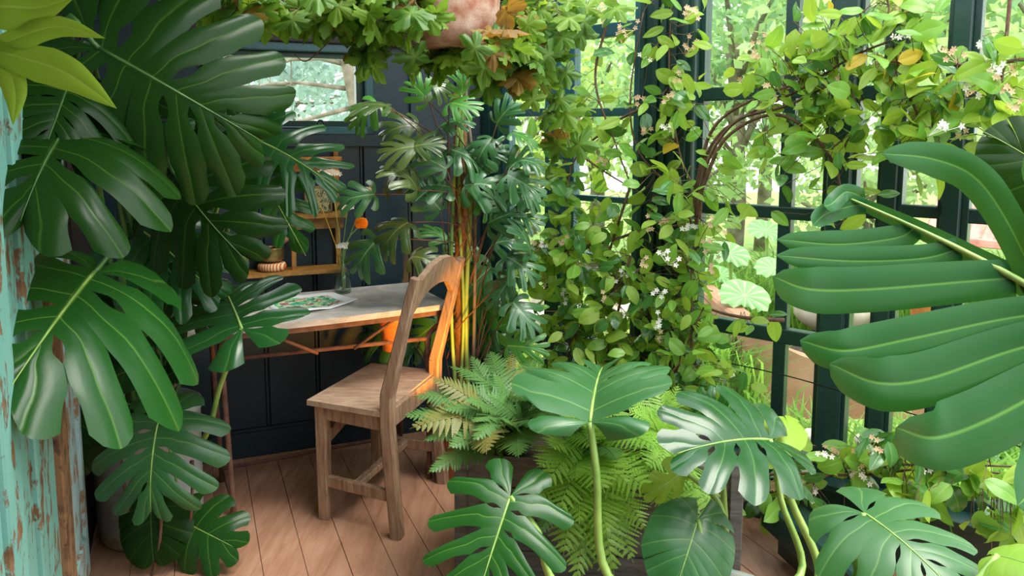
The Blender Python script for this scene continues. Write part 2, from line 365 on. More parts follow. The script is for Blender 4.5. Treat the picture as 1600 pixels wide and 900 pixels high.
# left wall
m = MB(); rbox(m, SL - .1, SL, 0, 4.6, 0, HT); struct('wall_left', m, M['ceil'])
m = MB(); m.box((.2, -1.25, HT / 2), (2.3, 0, 0), (0, .05, 0), (0, 0, HT / 2)); struct('wall_light_block', m, M['wall'])  # unseen wall added behind the camera to cut the sky fill
d = thing('door_1', 'weathered plank door in peeling turquoise and pale blue paint at the left edge', 'door', room(SL, 1.3, 0)); d['kind'] = 'structure'; del d['category']
q = MB(); rbox(q, SL - .02, SL + .012, .80, 1.15, .03, 2.2); obj('door_panel', q, M['paleblue'], d, label='pale blue worn panel')
q = MB(); rbox(q, SL + .01, SL + .022, .80, .84, .03, 2.2); rbox(q, SL + .01, SL + .022, 1.09, 1.15, .03, 2.2); rbox(q, SL + .01, SL + .022, .84, 1.09, .03, .16); obj('panel_frame', q, M['paleblue'], d)
q = MB(); rbox(q, SL - .02, SL + .04, 1.17, 1.28, 0, 2.2); obj('door_post', q, M['brownpost'], d, label='bare brown wooden post')
for k in range(5):
    q = MB(); rbox(q, SL - .02, SL + .025 + .012 * (k % 2), 1.30 + k * .14, 1.435 + k * .14, .02, 2.2); obj('door_plank', q, M['turq'], d, label='peeling turquoise plank')
for k in range(4):
    q = MB(); rbox(q, SL - .02, SL + .008 + .01 * (k % 2), .62 + k * .04, .655 + k * .04, .5, 2.2); obj('corner_batten', q, M['ceil'], d)
# ceiling above the back; unseen left strip added to dim the left side
m = MB(); rbox(m, SL - .1, S_END + .5, -.1, .6, HT, HT + .05); rbox(m, SL - .1, .35, .6, 1.3, HT, HT + .05); rbox(m, SL - .1, .35, 1.3, 4.6, HT, HT + .05); ceil_ = struct('ceiling', m, M['ceil'])
for k in range(12):
    q = MB(); rbox(q, SL + k * .19, SL + k * .19 + .18, .0, 1.5 if k < 4 else .6, HT - .02, HT); obj('ceiling_board', q, M['ceil'], ceil_)
m = MB(); rbox(m, SL, S_END, .16, .24, HT - .12, HT - .02); struct('trim_3', m, M['ceil'])
# ---------------------------------------------------------------- glazed wall
def gs(px): return onG(px, 400)[0]
def gz(px, py): return onG(px, py)[1]
GT = 2.55
# corner column between back wall and glazing, and the wide dark corner post
m = MB(); gbox(m, -.06, gs(790) , -.05, .05, 0, GT); gbox(m, gs(768), gs(778), .05, .065, 0, GT); struct('trim_4', m, M['frame'])
m = MB(); a, b = gs(1006), gs(1090); gbox(m, a, b, -.07, .07, 0, GT)
for fpx in (1010, 1030, 1042, 1058, 1074): gbox(m, gs(fpx), gs(fpx + 7), .07, .085, 0, GT)
struct('trim_5', m, M['frame'])
wc = [2]
def glazing(px0, px1, stiles, rails, mt, th=.03, zb=.2, zt=None, depth=.025, sw=None):
    """one window between two photo columns: outer frame, stiles at (px,width px), rails at (px,py,width px)"""
    zt = zt or GT; n = wc[0]; wc[0] += 1
    a, b = gs(px0), gs(px1); fw_ = th
    m = MB(); gbox(m, a, a + fw_, -depth, depth, zb, zt); gbox(m, b - fw_, b, -depth, depth, zb, zt); gbox(m, a, b, -depth, depth, zb, zb + .07); gbox(m, a, b, -depth, depth, zt - .05, zt)
    w = struct('window_%d' % n, m, mt)
    xs = [a + fw_] ; zs = [zb + .07]
    for (px, wd) in stiles:
        s0, s1 = gs(px - wd / 2), gs(px + wd / 2); m = MB(); gbox(m, s0, s1, -depth * .8, depth * .8, zb, zt); obj('glazing_bar', m, mt, w); xs += [s0, s1]
    xs.append(b - fw_)
    rz = []
    for (px, py, wd) in rails: z = gz(px, py); hw = wd / F * 1.5; rz.append((z - hw, z + hw))
    for z0, z1 in sorted(rz): zs += [z0, z1]
    zs.append(zt - .05)
    for z0, z1 in rz:
        m = MB(); gbox(m, a, b, -depth * .9, depth * .9, z0, z1); obj('window_rail', m, mt, w)
    for i in range(0, len(xs), 2):
        for j in range(0, len(zs), 2):
            if xs[i + 1] - xs[i] > .02 and zs[j + 1] - zs[j] > .02:
                m = MB(); gbox(m, xs[i], xs[i + 1], -.002, .002, zs[j], zs[j + 1]); obj('window_pane', m, M['glass'], w)
    return w
glazing(790, 868, [], [(830, 70, 22), (830, 176, 14), (830, 310, 10), (830, 400, 10), (830, 522, 26)], M['bluef'], .045)
glazing(886, 1006, [], [(930, 50, 22), (930, 176, 14), (930, 310, 10), (930, 402, 14), (930, 540, 26)], M['bluef'], .05)
m = MB(); gbox(m, gs(862), gs(888), -.05, .06, 0, GT); struct('trim_6', m, M['bluef'])
glazing(1090, 1293, [(1226, 20)], [(1150, 146, 20), (1150, 327, 18), (1180, 516, 22)], M['frame'], .02)
m = MB(); gbox(m, gs(1293), gs(1330), -.04, .05, 0, GT); struct('trim_7', m, M['frame'])
glazing(1330, 1374, [], [(1350, 146, 20), (1350, 330, 18), (1350, 545, 16)], M['frame'], .012)
m = MB(); gbox(m, gs(1374), gs(1400), -.035, .04, 0, GT); struct('trim_8', m, M['frame'])
glazing(1400, 1470, [], [(1440, 146, 18), (1440, 330, 16), (1440, 570, 16)], M['frame'], .014)
m = MB(); gbox(m, gs(1470), gs(1500), -.04, .05, 0, GT); struct('trim_9', m, M['frame'])
glazing(1500, 1800, [(1640, 22)], [(1560, 340, 18), (1560, 620, 20)], M['frame'], .02)
m = MB(); gbox(m, gs(1800), gs(1880), -.06, .06, 0, GT); struct('trim_10', m, M['frame'])
m = MB(); gbox(m, -.05, gs(1006), -.06, .07, 0, .2); gbox(m, gs(1006), gs(1880), -.06, .09, 0, .2); gbox(m, gs(1090), gs(1880), -.06, .12, .2, .225); struct('trim_11', m, M['frame'])
m = MB(); gbox(m, -.05, gs(1880), -.08, .08, GT, GT + .14); struct('trim_12', m, M['frame'])
# low ledge beam that runs towards the camera
p0 = onz(1205, 800, .17); p1 = onz(1420, 985, .17); m = MB(); m.bar(p0, p1, .07, .10); m.bar(p0 + np.array([.05, 0, -.05]), p1 + np.array([.05, 0, -.05]), .05, .2); struct('trim_13', m, M['frame'])
# iron casement stay by the left window
m = MB(); P = at(845, 538, 3.3); pts = [P, at(810, 552, 3.25)]
for k in range(12):
    a = -.3 + k * .5; r = .024 - k * .0013; c = at(793, 552, 3.22); pts.append(c + np.array([r * math.cos(-a), 0, r * math.sin(-a) - .002]))
m.tube(pts, .006, 6); tag(obj('casement_stay', m, M['iron'], None, True), 'black wrought iron casement stay with curled end above the fern', 'window stay')
# trellis wire
m = MB(); m.tube(bez([at(1080, 555, 2.95), at(1240, 590, 2.62), at(1420, 645, 2.3), at(1640, 712, 2.0)], 6), .0022, 5); tag(obj('trellis_wire', m, M['iron'], None, True), 'thin dark wire stretched low across the right hand panes', 'wire')
# ---------------------------------------------------------------- table
tz = .75
tA, tB = onz(285, 520, tz), onz(705, 474, tz); tdir = (tB - tA); L = np.linalg.norm(tdir[:2]); tdir /= np.linalg.norm(tdir); tn = np.array([-tdir[1], tdir[0], 0])
D = .50
tab = thing('marble_table', 'narrow table with pale marble top on rusty iron legs against the dark wall', 'table', (tA + tdir * L / 2 + tn * D / 2) * np.array([1, 1, 0]))
out = []
nseg = 14
for i in range(nseg + 1): out.append((L * i / nseg, -.05 * math.sin(PI * i / nseg) * .6))
poly = out + [(L, D), (0, D)]
m = MB(); m.prism(poly, tdir, tn, (0, 0, -.022), tA); obj('table_top', m, M['marble'], tab, label='pale grey marble slab with a gently bowed front')
m = MB(); m.prism([(a * .985 + .008, b * .985 + .014) for a, b in poly], tdir, tn, (0, 0, -.022), tA + np.array([0, 0, -.0225])); obj('table_frame', m, M['rust'], tab)
def TP(a, b, z): p = tA + tdir * a + tn * b; return np.array([p[0], p[1], z])
lf0 = onz(365, 805, 0); la = (lf0 - tA) @ tdir; lb = (lf0 - tA) @ tn
ra = L - .05
def leg(pts, r=.011): q = MB(); q.tube(pts, r, 8); obj('leg', q, M['rust'], tab, True)
leg([TP(la, lb, 0), TP(la, lb, .05), TP(la - .01, lb + .01, .4), TP(la - .02, lb + .03, .71)], [.014, .011, .011, .011])
leg(bez([TP(ra - .03, .06, 0), TP(ra - .03, .06, .5), TP(ra - .03, .06, .60), TP(ra + .0, .06, .64), TP(ra + .02, .05, .66), TP(ra + .02, .05, .71)], 5))
leg([TP(la, D - .07, 0), TP(la - .02, D - .06, .71)]); leg([TP(ra - .03, D - .07, 0), TP(ra, D - .06, .71)])
q = MB(); q.tube([TP(la - .01, lb + .02, .60), TP(ra - .03, .06, .60)], .009, 8); obj('stretcher', q, M['rust'], tab, True)
q = MB(); q.tube([TP(la, D - .07, .055), TP(ra - .03, D - .07, .055)], .009, 8); q.tube([TP(la, lb, .05), TP(la, D - .07, .055)], .006, 6); obj('stretcher', q, M['rust'], tab, True)
mid = (la + ra) / 2 - .02
for e, xx in ((mid - .06, mid - .26), (mid + .08, mid + .26)):
    q = MB(); q.tube([TP(e, .05, .60), TP(xx, .04, .71)], .007, 6); obj('brace', q, M['rust'], tab, True)
# paper on the table
cor = [onz(399, 466, tz), onz(519, 458, tz), onz(560, 475, tz), onz(445, 497, tz)]
m = MB(); n = 10; vs = []; fs = []
for i in range(n + 1):
    for j in range(n + 1):
        u, v = i / n, j / n; P = (1 - u) * (1 - v) * cor[0] + u * (1 - v) * cor[1] + u * v * cor[2] + (1 - u) * v * cor[3]
        zz = tz + .002 + .010 * abs(math.sin(u * 5.2)) * (.4 + .6 * abs(v - .5) * 2) ** 2 * (1 if v > .5 else .6) + .012 * max(0, u - .85) / .15 * v
        vs.append((P[0], P[1], zz))
for i in range(n):
    for j in range(n): a = i * (n + 1) + j; fs.append((a, a + n + 1, a + n + 2, a + 1))
k = NT('printed_garden_sketch')
uv = k.n('UVMap'); sp_ = k.n('SeparateXYZ'); k.l(uv.outputs[0], sp_.inputs[0])
nz = k.noise(uv.outputs[0], 7, 5, .6, .5); nz2 = k.noise(uv.outputs[0], 15, 3)
pic = k.ramp(nz, [(.3, hexc('2a9aa0')), (.42, hexc('3fae90')), (.48, hexc('8fc96a')), (.54, hexc('efe9d2')), (.6, hexc('8a4f74')), (.68, hexc('d9683c'))])
pic = k.mix(k.ramp(nz2, [(.55, (0, 0, 0, 1)), (.6, (1, 1, 1, 1))]), pic, hexc('1d5a3c'))
def band(o, lo_, hi):
    a = k.n('Math', operation='GREATER_THAN'); k.l(o, a.inputs[0]); a.inputs[1].default_value = lo_; b = k.n('Math', operation='LESS_THAN'); k.l(o, b.inputs[0]); b.inputs[1].default_value = hi
    c = k.n('Math', operation='MULTIPLY'); k.l(a.outputs[0], c.inputs[0]); k.l(b.outputs[0], c.inputs[1]); return c.outputs[0]
mm = k.n('Math', operation='MULTIPLY'); k.l(band(sp_.outputs['X'], .08, .86), mm.inputs[0]); k.l(band(sp_.outputs['Y'], .22, .88), mm.inputs[1])
k.col(k.mix(mm.outputs[0], hexc('e9ebf0'), pic)).set(Roughness=.6)
m.add(vs, fs); me = m.mesh('printed_sheet', k.m, True); ul = me.uv_layers.new(name='UVMap')
for lp in me.loops: ul.data[lp.index].uv = (lp.vertex_index // (n + 1) / n, lp.vertex_index % (n + 1) / n)
po = link('printed_sheet', me); tag(po, 'white sheet of paper with a colourful garden picture lying on the marble table', 'paper')
so_ = po.modifiers.new('thick', 'SOLIDIFY'); so_.thickness = .0006; so_.offset = 1
# ---------------------------------------------------------------- vase and flowers
vb = onz(536, 458, tz); vb[2] = tz + .001
k = NT('clear_glass'); k.set(Roughness=.02, IOR=1.45, Transmission_Weight=1.0); k.col((.93, .98, .96, 1)); M['clear'] = k.m
k = NT('water'); k.set(Roughness=.0, IOR=1.33, Transmission_Weight=1.0); k.col((.96, .99, .97, 1)); M['water'] = k.m
M['vglass'] = glassmat('vase_glass', (.90, .95, .92, 1)); M['vwater'] = glassmat('vase_water', (.80, .88, .82, 1)); vr = .036
vase = thing('glass_vase', 'small clear glass bottle vase holding flower stems on the marble table', 'vase', vb)
m = MB(); m.lathe([(0, .0), (vr * .9, .0), (vr, .008), (vr, .085), (vr * .85, .105), (vr * .55, .12), (vr * .5, .15), (vr * .6, .165), (vr * .52, .165), (vr * .44, .15), (vr * .48, .12), (vr * .78, .103), (vr * .92, .085), (vr * .92, .010), (0, .007)], vb, 28); obj('bottle', m, M['vglass'], vase, True)
m = MB(); m.lathe([(0, .0075), (vr * .915, .011), (vr * .915, .075), (0, .075)], vb, 24); obj('water', m, M['vwater'], vase, True)
vy = vb[1]
def petal_ball(mb, c, r, n=44):
    for i in range(n):
        f = i / n; ph = i * 2.4; el = .2 + 1.35 * (1 - f); rr = r * (.35 + .65 * f)
        d = np.array([math.cos(ph) * math.sin(el * (1 if f < .8 else .9)), -abs(math.cos(el)) * .8 - .1, math.sin(ph) * math.sin(el)]); d /= np.linalg.norm(d)
        a = np.cross(d, (0, .3, 1.)); a /= np.linalg.norm(a); b = np.cross(a, d); q = c + d * rr * .75; s = r * .5
        mb.add([q - a * s - b * s * .5, q + a * s - b * s * .5, q + a * s * .7 + b * s * .6 + d * s * .35, q - a * s * .7 + b * s * .6 + d * s * .35, q + d * s * .12], [(0, 1, 4), (1, 2, 4), (2, 3, 4), (3, 0, 4)])
fl = thing('ranunculus', 'orange ranunculus bloom standing in the glass vase', 'flower', vb)
hc = at(565, 349, vy - .03)
m = MB(); petal_ball(m, hc, .036); obj('bloom', m, M['orange'], fl, True)
m = MB(); m.tube(bez([vb + np.array([.0, 0, .012]), vb + np.array([.005, 0, .16]), at(545, 372, vy), hc + np.array([-.008, .01, -.008])], 5), .0028, 6); obj('stem', m, M['petiole'], fl, True)
def umbel(name, label, top, r, n, mt, mid=None, seeds=False, cat='flower'):
    t = thing(name, label, cat, vb); m = MB(); top = np.asarray(top)
    pts = bez([vb + np.array([rng.uniform(-.012, .012), rng.uniform(-.01, .01), .012]), vb + np.array([(top[0] - vb[0]) * .1, 0, .17]), (vb + np.array([0, 0, .17])) * .45 + top * .55 if mid is None else mid, top - np.array([0, 0, r * .5])], 5)
    m.tube(pts, .0018, 5); q = MB()
    for i in range(n):
        a = i * 2.4; rr = r * math.sqrt((i + .5) / n); h = top + np.array([math.cos(a) * rr, math.sin(a) * rr * .8, .18 * r * math.cos(rr / r * 1.5) + rng.uniform(-.1, .1) * r])
        m.tube([pts[-1], h], .0006, 3, False)
        if seeds: q.lathe([(0, -.002), (.002, 0), (0, .003)], h, 5)
        else:
            for c in range(5):
                b = c * 1.257 + i; e = .0115; q.add([h, h + np.array([math.cos(b - .4) * e * .7, -.002, math.sin(b - .4) * e * .7]), h + np.array([math.cos(b) * e, -.003, math.sin(b) * e]), h + np.array([math.cos(b + .4) * e * .7, -.002, math.sin(b + .4) * e * .7])], [(0, 1, 2, 3)])
    obj('stem', m, M['petiole'] if not seeds else M['paleg'], t, True); obj('florets', q, mt, t); return t
umbel('umbel_flower', 'largest white lace flower head at the top of the vase', at(516, 271, vy - .02), .045, 26, M['white'])
umbel('umbel_flower', 'small white lace flower head just left of the orange bloom', at(543, 324, vy - .02), .022, 14, M['white'])
umbel('umbel_flower', 'white lace flower head low beside the vase neck, under the orange bloom', at(540, 384, vy - .04), .032, 26, M['white'])
umbel('umbel_flower', 'small white lace flower head highest right, above the orange bloom', at(575, 297, vy - .02), .022, 12, M['white'])
umbel('seed_head', 'yellow dried seed head on a thin orange stem leaning left over the patterned tile', at(470, 258, vy - .02), .018, 20, M['paleg'], seeds=True, mid=at(497, 312, vy))
# ---------------------------------------------------------------- shelf unit on the wall
sA_, z_b = onwall(383, 431, .13); sB_, _ = onwall(540, 412, .13); _, z_m = onwall(505, 337, .13); _, z_t = onwall(450, 248, .08)
sM, _ = onwall(457, 330, .10)
sh = thing('wall_shelf', 'honey coloured wooden wall shelf with two tiers on the dark wall', 'shelf', room((sA_ + sB_) / 2, 0, z_b - .01))
q = MB(); rbox(q, sA_, sB_, .006, .14, z_b - .012, z_b + .006); obj('lower_shelf', q, M['shelf'], sh)
q = MB(); rbox(q, sM - .012, sB_ + .01, .006, .13, z_m - .012, z_m + .006); obj('middle_shelf', q, M['shelf'], sh)
q = MB(); rbox(q, sM, sB_, .09, .10, z_m - .06, z_m - .012); obj('apron', q, M['shelf'], sh)
q = MB(); rbox(q, sA_ - .01, sB_ + .01, .006, .05, z_t - .012, z_t + .006); rbox(q, sA_, sB_, .0, .012, z_t - .06, z_t - .012); obj('top_rail', q, M['shelf'], sh)
for ss in (sA_ + .012, sB_ - .012):
    q = MB(); rbox(q, ss - .011, ss + .011, .0, .025, z_b - .03, z_t + .03); obj('upright', q, M['shelf'], sh)
q = MB(); rbox(q, sM - .010, sM + .010, .08, .10, z_b, z_t - .012); obj('upright', q, M['shelf'], sh)
q = MB(); rbox(q, sM - .012, sM + .012, .02, .1, z_t - .03, z_t - .012); obj('bracket', q, M['shelf'], sh)
# patterned tile
k = NT('green_relief_tile'); v = k.coords(); f = k.noise(v, 55, 3, .5, 2.5)
k.col(k.ramp(f, [(.42, hexc('3f3d22')), (.5, hexc('8a8660')), (.62, hexc('b4b08a'))])).set(Roughness=.5).bump(f, .6, .004)
a0, zz0 = onwall(477, 331, .09); a1, _ = onwall(520, 331, .09)
t = thing('patterned_tile', 'small square olive green patterned tile leaning on the middle shelf', 'ornament', room((a0 + a1) / 2, .06, z_m + .0065))
wT = (a1 - a0); q = MB(); rbox(q, a0, a1, .05, .075, z_m + .0065, z_m + .0065 + wT); obj('tile', q, k.m, t)
q = MB(); e = .008
for (x0, x1, y0, y1) in ((a0, a1, 0, e), (a0, a1, wT - e, wT), (a0, a0 + e, 0, wT), (a1 - e, a1, 0, wT)): rbox(q, x0, x1, .074, .079, z_m + .0065 + y0, z_m + .0065 + y1)
obj('tile_border', q, M['brass'], t)
# singing bowl on cushion
bs, _ = onwall(425, 415, .08); bc = room(bs, .075, z_b + .0065)
k = NT('orange_striped_cloth'); cx = k.coords('Generated'); w = k.n('TexWave'); w.wave_type = 'BANDS'; w.bands_direction = 'X'; w.inputs['Scale'].default_value = 3.2; k.l(cx, w.inputs[0])
k.col(k.ramp(w.outputs[0], [(.4, hexc('b4622c')), (.55, hexc('e0c09a'))])).set(Roughness=.9)
m = MB(); m.lathe([(0, 0), (.05, 0), (.06, .01), (.061, .022), (.055, .034), (.03, .036), (0, .033)], bc, 28); tag(obj('bowl_cushion', m, k.m, None, True), 'round orange and cream striped cushion on the lower shelf', 'cushion')
b2 = bc + np.array([0, 0, .037])
t = thing('singing_bowl', 'small aged brass bowl on the striped cushion, on the lower shelf', 'bowl', b2)
m = MB(); m.lathe([(0, 0), (.035, .0), (.052, .015), (.056, .04), (.053, .058), (.056, .064), (.053, .064), (.050, .056), (.052, .04), (.048, .018), (0, .006)], b2, 32); obj('bowl', m, M['brass'], t, True)
m = MB(); m.tube([b2 + np.array([-.01, 0, .02]), b2 + np.array([.04, -.01, .075]), b2 + np.array([.075, -.02, .105])], [.009, .009, .011], 8); tag(obj('bowl_mallet', m, M['brownpost'], None, True), 'short wooden mallet resting in the brass bowl', 'mallet')
# ---------------------------------------------------------------- chair
A_, B_, Cc, D_ = np.array([-.737, 2.723]), np.array([-.445, 2.600]), np.array([-.315, 3.060]), np.array([-.590, 3.160])
ch = thing('wooden_chair', 'weathered bare wooden chair with arched back rail at the marble table', 'chair', ((A_ + B_ + Cc + D_)[0] / 4, (A_ + B_ + Cc + D_)[1] / 4, 0))
bdir = np.array([*(B_ - A_), 0]); bdir /= np.linalg.norm(bdir); side = np.array([*(Cc - B_), 0]); side /= np.linalg.norm(side)
def P3(p, z): return np.array([p[0], p[1], z])
m = MB(); o_ = .012
quad = [A_ - (bdir * o_)[:2] - (side * o_)[:2], B_ - (side * o_)[:2] + (bdir * .0)[:2], Cc + (side * o_)[:2], D_ - (bdir * o_)[:2] + (side * o_)[:2]]
m.prism([tuple(x) for x in quad], (1, 0, 0), (0, 1, 0), (0, 0, -.020), (0, 0, .465)); obj('seat', m, M['seat'], ch, label='worn pale wooden plank seat')
nf = A_ + (bdir * .03 + side * .03)[:2]; ff = D_ + (bdir * .03 - side * .03)[:2]
nr, frr = B_ + (side * .012)[:2], Cc - (side * .012)[:2]
for f_ in (nf, ff):
    q = MB(); q.bar(P3(f_, 0), P3(f_, .445), .040, .040, side, .046, .046); obj('leg', q, M['chair'], ch)
tops = []
for r_ in (nr, frr):
    b0 = P3(r_, 0) + bdir * .035; b1 = P3(r_, .46); b2_ = P3(r_, .945) + bdir * .125; q = MB()
    q.bar(b0, P3(r_, .40) + bdir * .004, .042, .044, side, .044, .05); q.bar(P3(r_, .40) + bdir * .004, P3(r_, .52) + bdir * .006, .044, .05, side); q.bar(P3(r_, .52) + bdir * .006, b2_, .044, .05, side, .030, .036)
    obj('back_post', q, M['chair'], ch); tops.append(b2_)
def rail(a, b, w, h, nm): q = MB(); q.bar(a, b, w, h); obj(nm, q, M['chair'], ch)
rail(P3(nf, .415), P3(nr, .415), .022, .055, 'seat_rail'); rail(P3(ff, .415), P3(frr, .415), .022, .055, 'seat_rail')
rail(P3(nf, .415), P3(ff, .415), .022, .055, 'seat_rail'); rail(P3(nr, .425), P3(frr, .425), .028, .07, 'seat_rail')
rail(P3(nf, .15), P3(nr, .15) + bdir * .02, .024, .042, 'stretcher'); rail(P3(ff, .15), P3(frr, .15) + bdir * .02, .024, .042, 'stretcher')
rail((P3(nf, .155) + P3(nr, .155)) / 2, (P3(ff, .155) + P3(frr, .155)) / 2, .032, .026, 'stretcher')
rail(P3(nf, .30), P3(ff, .40), .02, .05, 'corner_brace')
wv = tops[1] - tops[0]; Wd = np.linalg.norm(wv); wd = wv / Wd
ub = (tops[0] - (P3(nr, .52) + bdir * .006)); ub /= np.linalg.norm(ub); dn = np.cross(wd, ub) * .022
top = [(0, .0), (.10, .0), (.14, .012), (.18, .018), (.24, .034), (.34, .048), (.5, .055), (.66, .048), (.76, .034), (.82, .018), (.86, .012), (.9, .0), (1, 0)]
bot = [(1, -.115), (.94, -.125), (.88, -.105), (.83, -.09), (.76, -.068), (.66, -.052), (.5, -.045), (.34, -.052), (.24, -.068), (.17, -.09), (.12, -.105), (.06, -.125), (0, -.115)]
m = MB(); m.prism([(a * Wd, b) for a, b in top + bot], wd, ub, dn, tops[0] - dn / 2 - ub * .012); obj('top_rail', m, M['chair'], ch, label='arched board across the chair back')
# ---------------------------------------------------------------- leaf builders
def nrm(v): v = np.asarray(v, float); return v / (np.linalg.norm(v) + 1e-9)
class Proto: pass
def finish(vs, fs, a, rib, m, name, weld=2e-4, rib_r=(.011, .003), rib_m=None):
    """turns the leaf so that base->tip runs along +Y with length 1"""
    vs = np.array(vs); rib = np.array(rib); tip = rib[-1]; Ln = np.linalg.norm(tip)
    th = math.atan2(tip[2], tip[1]); c, s = math.cos(-th), math.sin(-th)
    Rm = np.array([[1, 0, 0], [0, c, -s], [0, s, c]])
    vs = vs @ Rm.T / Ln; rib = rib @ Rm.T / Ln
    p = Proto(); q = MB(); q.add(vs, fs, a); p.me = q.mesh(name, m, True, weld)
    p.rib = None
    if rib_m is not None:
        q = MB(); k = len(rib); q.tube([r + np.array([0, 0, .002]) for r in rib], [rib_r[0] + (rib_r[1] - rib_r[0]) * i / (k - 1) for i in range(k)], 6); p.rib = q.mesh('midrib', rib_m, True)
    return p
VR = [0, .025, .07, .13, .2, .27, .34, .42, .5, .58, .66, .74, .82, .89, .95, 1.0]
def bendf(P, k):
    if abs(k) < 1e-4: return P
    y, z = P[..., 1], P[..., 2]; a = k * y; Q = P.copy(); R = 1 / k
    Q[..., 1] = np.sin(a) * (R + z); Q[..., 2] = -(1 - np.cos(a)) * R + z * np.cos(a); return Q
def mon_mesh(m, N=6, w=.52, slit=.42, gap=.14, hole=.9, fold=.12, bend=.7, droop=.5, fwd=.25, seed=0, ang=(168, 112, 72, 42), back=.62, rib_m=None, name='leaf', rag=.12, rows=VR, vein=True, tipr=.14, one=None):
    r = np.random.default_rng(seed + 100); vs = []; fs = []; av = []
    cols = [0, .18, .36, .46, .5, .54, .64, .82, 1.] if vein else [0, .25, .5, .75, 1.]
    for sd in ((1, -1) if one is None else (one,)):
        vsj = [2.] * (N + 1); h = [0.] * (N + 1)
        for j in range(1, N):
            f = j / N; e = slit + (1 - slit) * max(0, (.28 - f) * 2.2) + (1 - slit) * max(0, (f - .78) * 2.0)
            vsj[j] = min(1.5, e + r.uniform(-.10, .12)) if slit < 1 else 2.
            h[j] = hole if (slit < 1 and r.uniform() < .75 and vsj[j] > .3) else 0
        drp = r.uniform(-.3, 1.2, N) * droop * .18
        for j in range(N):
            t0, t1 = j / N, (j + 1) / N; dt = t1 - t0; n0 = len(vs)
            for v in rows:
                def g(k):
                    if k == 0 or k == N: return 0
                    o = 0
                    if v > vsj[k]: x = (v - vsj[k]) / (1 - vsj[k] + 1e-6); o = gap * min(1, math.sqrt(x * 2.5)) * (.75 + .45 * x)
                    hv0, hv1 = .12, min(.36, vsj[k] - .08)
                    if h[k] and hv1 > hv0 and hv0 < v < hv1: o = max(o, h[k] * gap * math.sqrt(max(0, math.sin(PI * (v - hv0) / (hv1 - hv0)))))
                    return o * dt
                a, b = t0 + g(j), t1 - g(j + 1)
                for c in cols:
                    t = a + (b - a) * c
                    o_y = max(0, (t - .2) / .8) * .8
                    an = math.radians(np.interp(t, [0, .2, .5, .8, 1], [*ang, 0]))
                    Lw = np.interp(t, [0, .1, .25, .5, .75, .9, 1], [back * w, .8 * w, 1.0 * w, 1.05 * w, .86 * w, .58 * w + .02, .2])
                    edge = 1 - (tipr * abs(2 * c - 1) ** 2.5 if slit < 1 else 0)
                    Lv = Lw * v * edge
                    x = math.sin(an) * Lv * sd; y = o_y + math.cos(an) * Lv + fwd * Lw * v * v * math.sin(an) * .8
                    z = .05 * w * v * (math.sin(PI * 2 * abs(c - .5)) * .35)
                    z += fold * abs(x) - droop * x * x - drp[j] * v * v + .012 * math.sin(9 * y + 5 * x + seed) * v
                    vs.append((x, y, z)); av.append(1.0 if v == 0 else (.42 * (1 - .5 * v) if (abs(c - .5) < .01 and vein) else 0))
            nc = len(cols)
            for i in range(len(rows) - 1):
                for q in range(nc - 1):
                    f = [n0 + i * nc + q, n0 + i * nc + q + 1, n0 + (i + 1) * nc + q + 1, n0 + (i + 1) * nc + q]
                    fs.append(f if sd < 0 else f[::-1])
    P = bendf(np.array(vs), bend)
    rb = np.array([(0, y, 0) for y in np.linspace(0, 1, 12)]); rb = bendf(rb, bend)
    return finish(P, fs, av, rb, m, name, rib_m=rib_m)
def basis(B, T, N, wl=1.0, zs=1.0):
    B = np.asarray(B, float); T = np.asarray(T, float); y = T - B; s = np.linalg.norm(y); y = y / s
    N = np.asarray(N, float); N = N - (N @ y) * y; N = nrm(N); x = np.cross(y, N)
    return Matrix(((x[0] * s * wl, y[0] * s, N[0] * s * zs, B[0]), (x[1] * s * wl, y[1] * s, N[1] * s * zs, B[1]), (x[2] * s * wl, y[2] * s, N[2] * s * zs, B[2]), (0, 0, 0, 1)))
def put(proto, plant, B, T, N, wl=1.0, name='leaf', label=None, zs=1.0):
    o = link(name, proto.me, plant, basis(B, T, N, wl, zs), label)
    if proto.rib is not None: c = link('midrib', proto.rib, o)
    return o
def stalk(plant, pts, r, m, name='petiole', n=7):
    q = MB(); p = bez(pts, 6) if len(pts) > 3 else bez(pts, 10); k = len(p)
    q.tube(p, [r[0] + (r[1] - r[0]) * i / (k - 1) for i in range(k)] if not np.isscalar(r) else r, n); return obj(name, q, m, plant, True)
# ---------------------------------------------------------------- big monstera on the left, rooted in the zinc bin
binc = np.array([-1.312, 2.66, 0])
bn = thing('zinc_bin', 'tall round galvanised zinc bin with dirty pale foot, holding the left hand monstera', 'planter', binc)
m = MB(); m.lathe([(0, .0), (.163, .0), (.172, .01), (.176, .10), (.180, .44), (.186, .447), (.186, .455), (.186, .47), (.180, .474), (.176, .466), (.172, .44), (.168, .40), (0, .40)], binc, 44); obj('bin_body', m, M['zinc'], bn, True)
m = MB(); m.lathe([(.0, .402), (.12, .412), (.171, .402)], binc, 28, wob=.02); obj('soil', m, M['soil'], bn, True)
for a in (1.24, -1.9):
    c = binc + np.array([math.cos(a) * .186, math.sin(a) * .186, .36]); q = MB(); tdn = np.array([-math.sin(a), math.cos(a), 0]); od = np.array([math.cos(a), math.sin(a), 0])
    q.tube(bez([c - tdn * .05, c - tdn * .045 + od * .03, c + tdn * .045 + od * .03, c + tdn * .05], 5), .006, 7); obj('handle', q, M['zinc'], bn, True)
ml = thing('monstera', 'big dark leaved monstera filling the left side and growing from the zinc bin', 'plant', binc + np.array([0, 0, .41]))
root = binc + np.array([0, 0, .40])
CAM = np.array([0, -1, .25])
